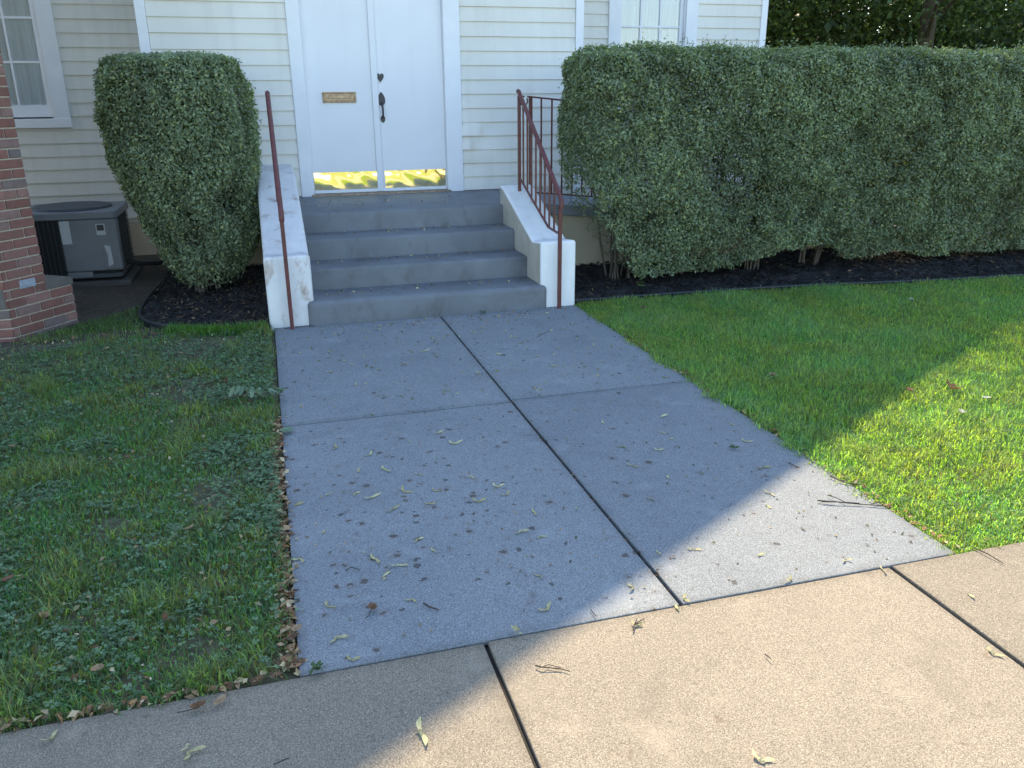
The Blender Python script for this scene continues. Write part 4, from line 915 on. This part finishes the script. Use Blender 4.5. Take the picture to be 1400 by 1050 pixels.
twig([(.02, 6.08), (.05, 6.075), (.07, 6.09)], .004, 'short brown twig at the foot of the left handrail post')
twig([(.10, 6.095), (.17, 6.10), (.235, 6.085)], .004, 'brown twig along the foot of the left cheek wall')

# ------------------------------------------------------------------ trees behind and beside the church
def tree(x, y, H_, cr, cz, crz, nl, seed, label, size=.10, tr=.17):
    t = thing('tree', label, 'tree', (x, y, -.05), 'trees behind the church')
    r = random.Random(seed); g = np.random.default_rng(seed)
    p = [(x, y, -.1)]
    for k in range(1, 6): p.append((x+r.uniform(-.12, .12)*k*.5, y+r.uniform(-.12, .12)*k*.5, H_*.8*k/5))
    part('trunk', g_tube(p, [tr*1.25, tr, tr*.85, tr*.6, tr*.4, tr*.15], 9), M['bark'], t, smooth=True)
    cl = []; br_ = []
    nb = 60
    for k in range(nb):
        u = g.normal(0, 1, 3); u /= np.linalg.norm(u); rr_ = g.uniform(.45, 1.)**.6
        c = np.array([x, y, cz])+u*np.array([cr, cr, crz])*rr_
        cl.append(c)
        if k < 24:
            zt = max(1.2, min(H_*.75, c[2]-abs(g.normal(.8, .4)))); b = np.array([x, y, zt]); m_ = (b+c)/2+np.array([0, 0, .2])
            br_.append(g_tube([tuple(b), tuple(m_), tuple(c)], [tr*.30, tr*.18, tr*.06], 6))
    part('limbs', g_add(*br_), M['bark'], t, smooth=True)
    cl = np.array(cl); idx = g.integers(0, nb, nl); P_ = cl[idx]+g.normal(0, 1, (nl, 3))*np.array([.75, .75, .5])*cr/3.2
    b = np.array([.085, .125, .05]); C = b*g.uniform(.5, 1.4, (nl, 1))*g.uniform(.8, 1.2, nb)[idx][:, None]
    leaves('crown', P_, np.tile([0, 0, 1.], (nl, 1)), g.uniform(size*.7, size*1.3, nl), C, M['treeleaf'], t, .6, .7)['kind'] = 'stuff'
tree(8.3, 14.2, 12.0, 3.6, 8.0, 4.5, 46000, 1, 'leafy tree just right of the church corner, behind the hedge')
tree(13.2, 15.2, 10.5, 3.4, 6.4, 4.4, 32000, 2, 'leafy tree at the far right behind the hedge')
tree(10.8, 20., 11, 3.6, 6.0, 5.2, 30000, 3, 'dark tree deeper in the woods behind the church corner', .13)
tree(15.2, 21., 11, 3.8, 6.0, 5.4, 30000, 4, 'dark tree deeper in the woods behind the far right tree', .13)
tree(19.2, 18.5, 10, 3.6, 5.6, 5., 24000, 5, 'dark tree at the right edge of the woods', .13)
tree(13., 27., 12, 4.6, 6.0, 5.8, 26000, 6, 'dim tree at the back of the woods', .18)
tree(19.5, 27., 12, 4.8, 6.0, 5.8, 26000, 7, 'dim tree at the back right of the woods', .18)
tree(25.5, 25., 12, 4.8, 6.0, 5.8, 20000, 8, 'dim tree at the far right back of the woods', .18)
n = 60000; P_ = np.stack([rng.uniform(9, 48, n), rng.normal(24, 5, n), np.abs(rng.normal(0, 2.6, n))], -1)
u_ = leaves('undergrowth', P_, np.tile([0, 0, 1.], (n, 1)), rng.uniform(.16, .34, n), np.array([.05, .075, .035])*rng.uniform(.5, 1.3, (n, 1)), M['treeleaf'], None, .6, .8)
tag(u_, 'dark undergrowth under the trees beyond the hedge', 'undergrowth', kind='stuff')

tree(26., 33., 13, 5.2, 6.4, 6.2, 20000, 9, 'dim tree far behind at the right of the woods', .22)
tree(34., 30., 13, 5.2, 6.4, 6.2, 18000, 10, 'dim tree farthest right in the woods', .22)
tree(18., 36., 13, 5.2, 6.4, 6.2, 18000, 11, 'dim tree farthest back in the woods', .22)
# tall tufts against the left edging and brick plinth
n = 1800; t_ = rng.random(n); ix = (t_*20).astype(int); ep = ELa[np.clip(ix, 0, len(ELa)-1)]
x = ep[:, 0]+rng.normal(0, .03, n)-.01; y = ep[:, 1]-.03-np.abs(rng.normal(0, .04, n)); k = x < -.1; x, y = x[k], y[k]; n = len(x)
blades('grass', x, y, rng.uniform(.04, .10, n), rng.uniform(.003, .006, n), rng.uniform(.1, .9, n), np.array([.10, .19, .06])*rng.uniform(.6, 1.5, (n, 1)), 'longer grass tufts along the edging of the left bed')

n = 700; x = rng.uniform(-2.0, -1.02, n); y = rng.uniform(6.5, 8.4, n); k = ((x-K.x)*nv.x+(y-K.y)*nv.y > .12); x, y = x[k], y[k]; n = len(x)
litter('leaf_litter', x, y, rng.uniform(-.03, -.018, n), rng.uniform(.015, .045, n), drycol(n)*.6, 'dark leaf litter on the bare soil before the air conditioner')
n = 2600; x = rng.uniform(-1.6, -1.0, n); y = 6.5+np.abs(rng.normal(0, .45, n)); k = ((x-K.x)*nv.x+(y-K.y)*nv.y > .10); x, y = x[k], y[k]; n = len(x)
blades('grass', x, y, rng.uniform(.02, .05, n), rng.uniform(.003, .006, n), rng.uniform(.1, 1.1, n), np.array([.10, .16, .07])*rng.uniform(.6, 1.5, (n, 1)), 'sparse grass on the bare soil beside the brick building', -.03)

# ------------------------------------------------------------------ labels that single out each repeat by its place
ORD = ['first', 'second', 'third', 'fourth', 'fifth', 'sixth', 'seventh', 'eighth', 'ninth', 'tenth', 'eleventh', 'twelfth', 'thirteenth', 'fourteenth', 'fifteenth', 'sixteenth']
def screen_x(o):
    q = Vector(o.location)-Vector((0, 0, 1.6)); return q.dot(rt)/q.dot(fw)
def relabel(group, bands, fmt, sel=lambda o: True):
    g = [o for o in bpy.data.objects if o.get('group') == group and o.parent is None and sel(o)]; g.sort(key=lambda o: o.location.y)
    per = math.ceil(len(g)/len(bands))
    for i, b in enumerate(bands):
        row = sorted(g[i*per:(i+1)*per], key=screen_x)
        for k, o in enumerate(row): o['label'] = fmt % (ORD[k], b)
Q4 = ['front', 'second', 'third', 'back']
relabel('maple seeds on the near left slab', ['nearest dozen', 'middle dozen', 'farthest dozen'], '%s from left in the %s pale maple seeds on the stained near left slab')
relabel('maple seeds on the far left slab', ['nearer half', 'farther half'], '%s from left in the %s of small maple seeds on the far left slab')
relabel('maple seeds on the far right slab', ['nearer half', 'farther half'], '%s from left in the %s of small maple seeds on the far right slab')
relabel('maple seeds on the shaded near right slab', ['nearer half', 'farther half'], '%s from left in the %s of shaded maple seeds on the near right slab')
relabel('maple seeds on the sunlit near right slab', ['sunlit'], '%s from left of the %s maple seeds on the near right slab')
relabel('maple seeds on the sunlit sidewalk', ['sunlit'], '%s from left of the %s pale maple seeds on the tan sidewalk')
relabel('maple seeds on the shaded sidewalk', ['shaded'], '%s from left of the %s maple seeds at the left end of the sidewalk')
relabel('moss tufts in the cross joint', ['tiny'], '%s from left of the %s moss tufts in the walkway cross joint')
for c_ in ('brown', 'tan'):
    relabel('dry leaves in the left lawn', ['nearer half', 'farther half'], '%s from left in the %s of dry '+c_+' leaves on the left lawn', lambda o: 'dry '+c_ in o['label'])
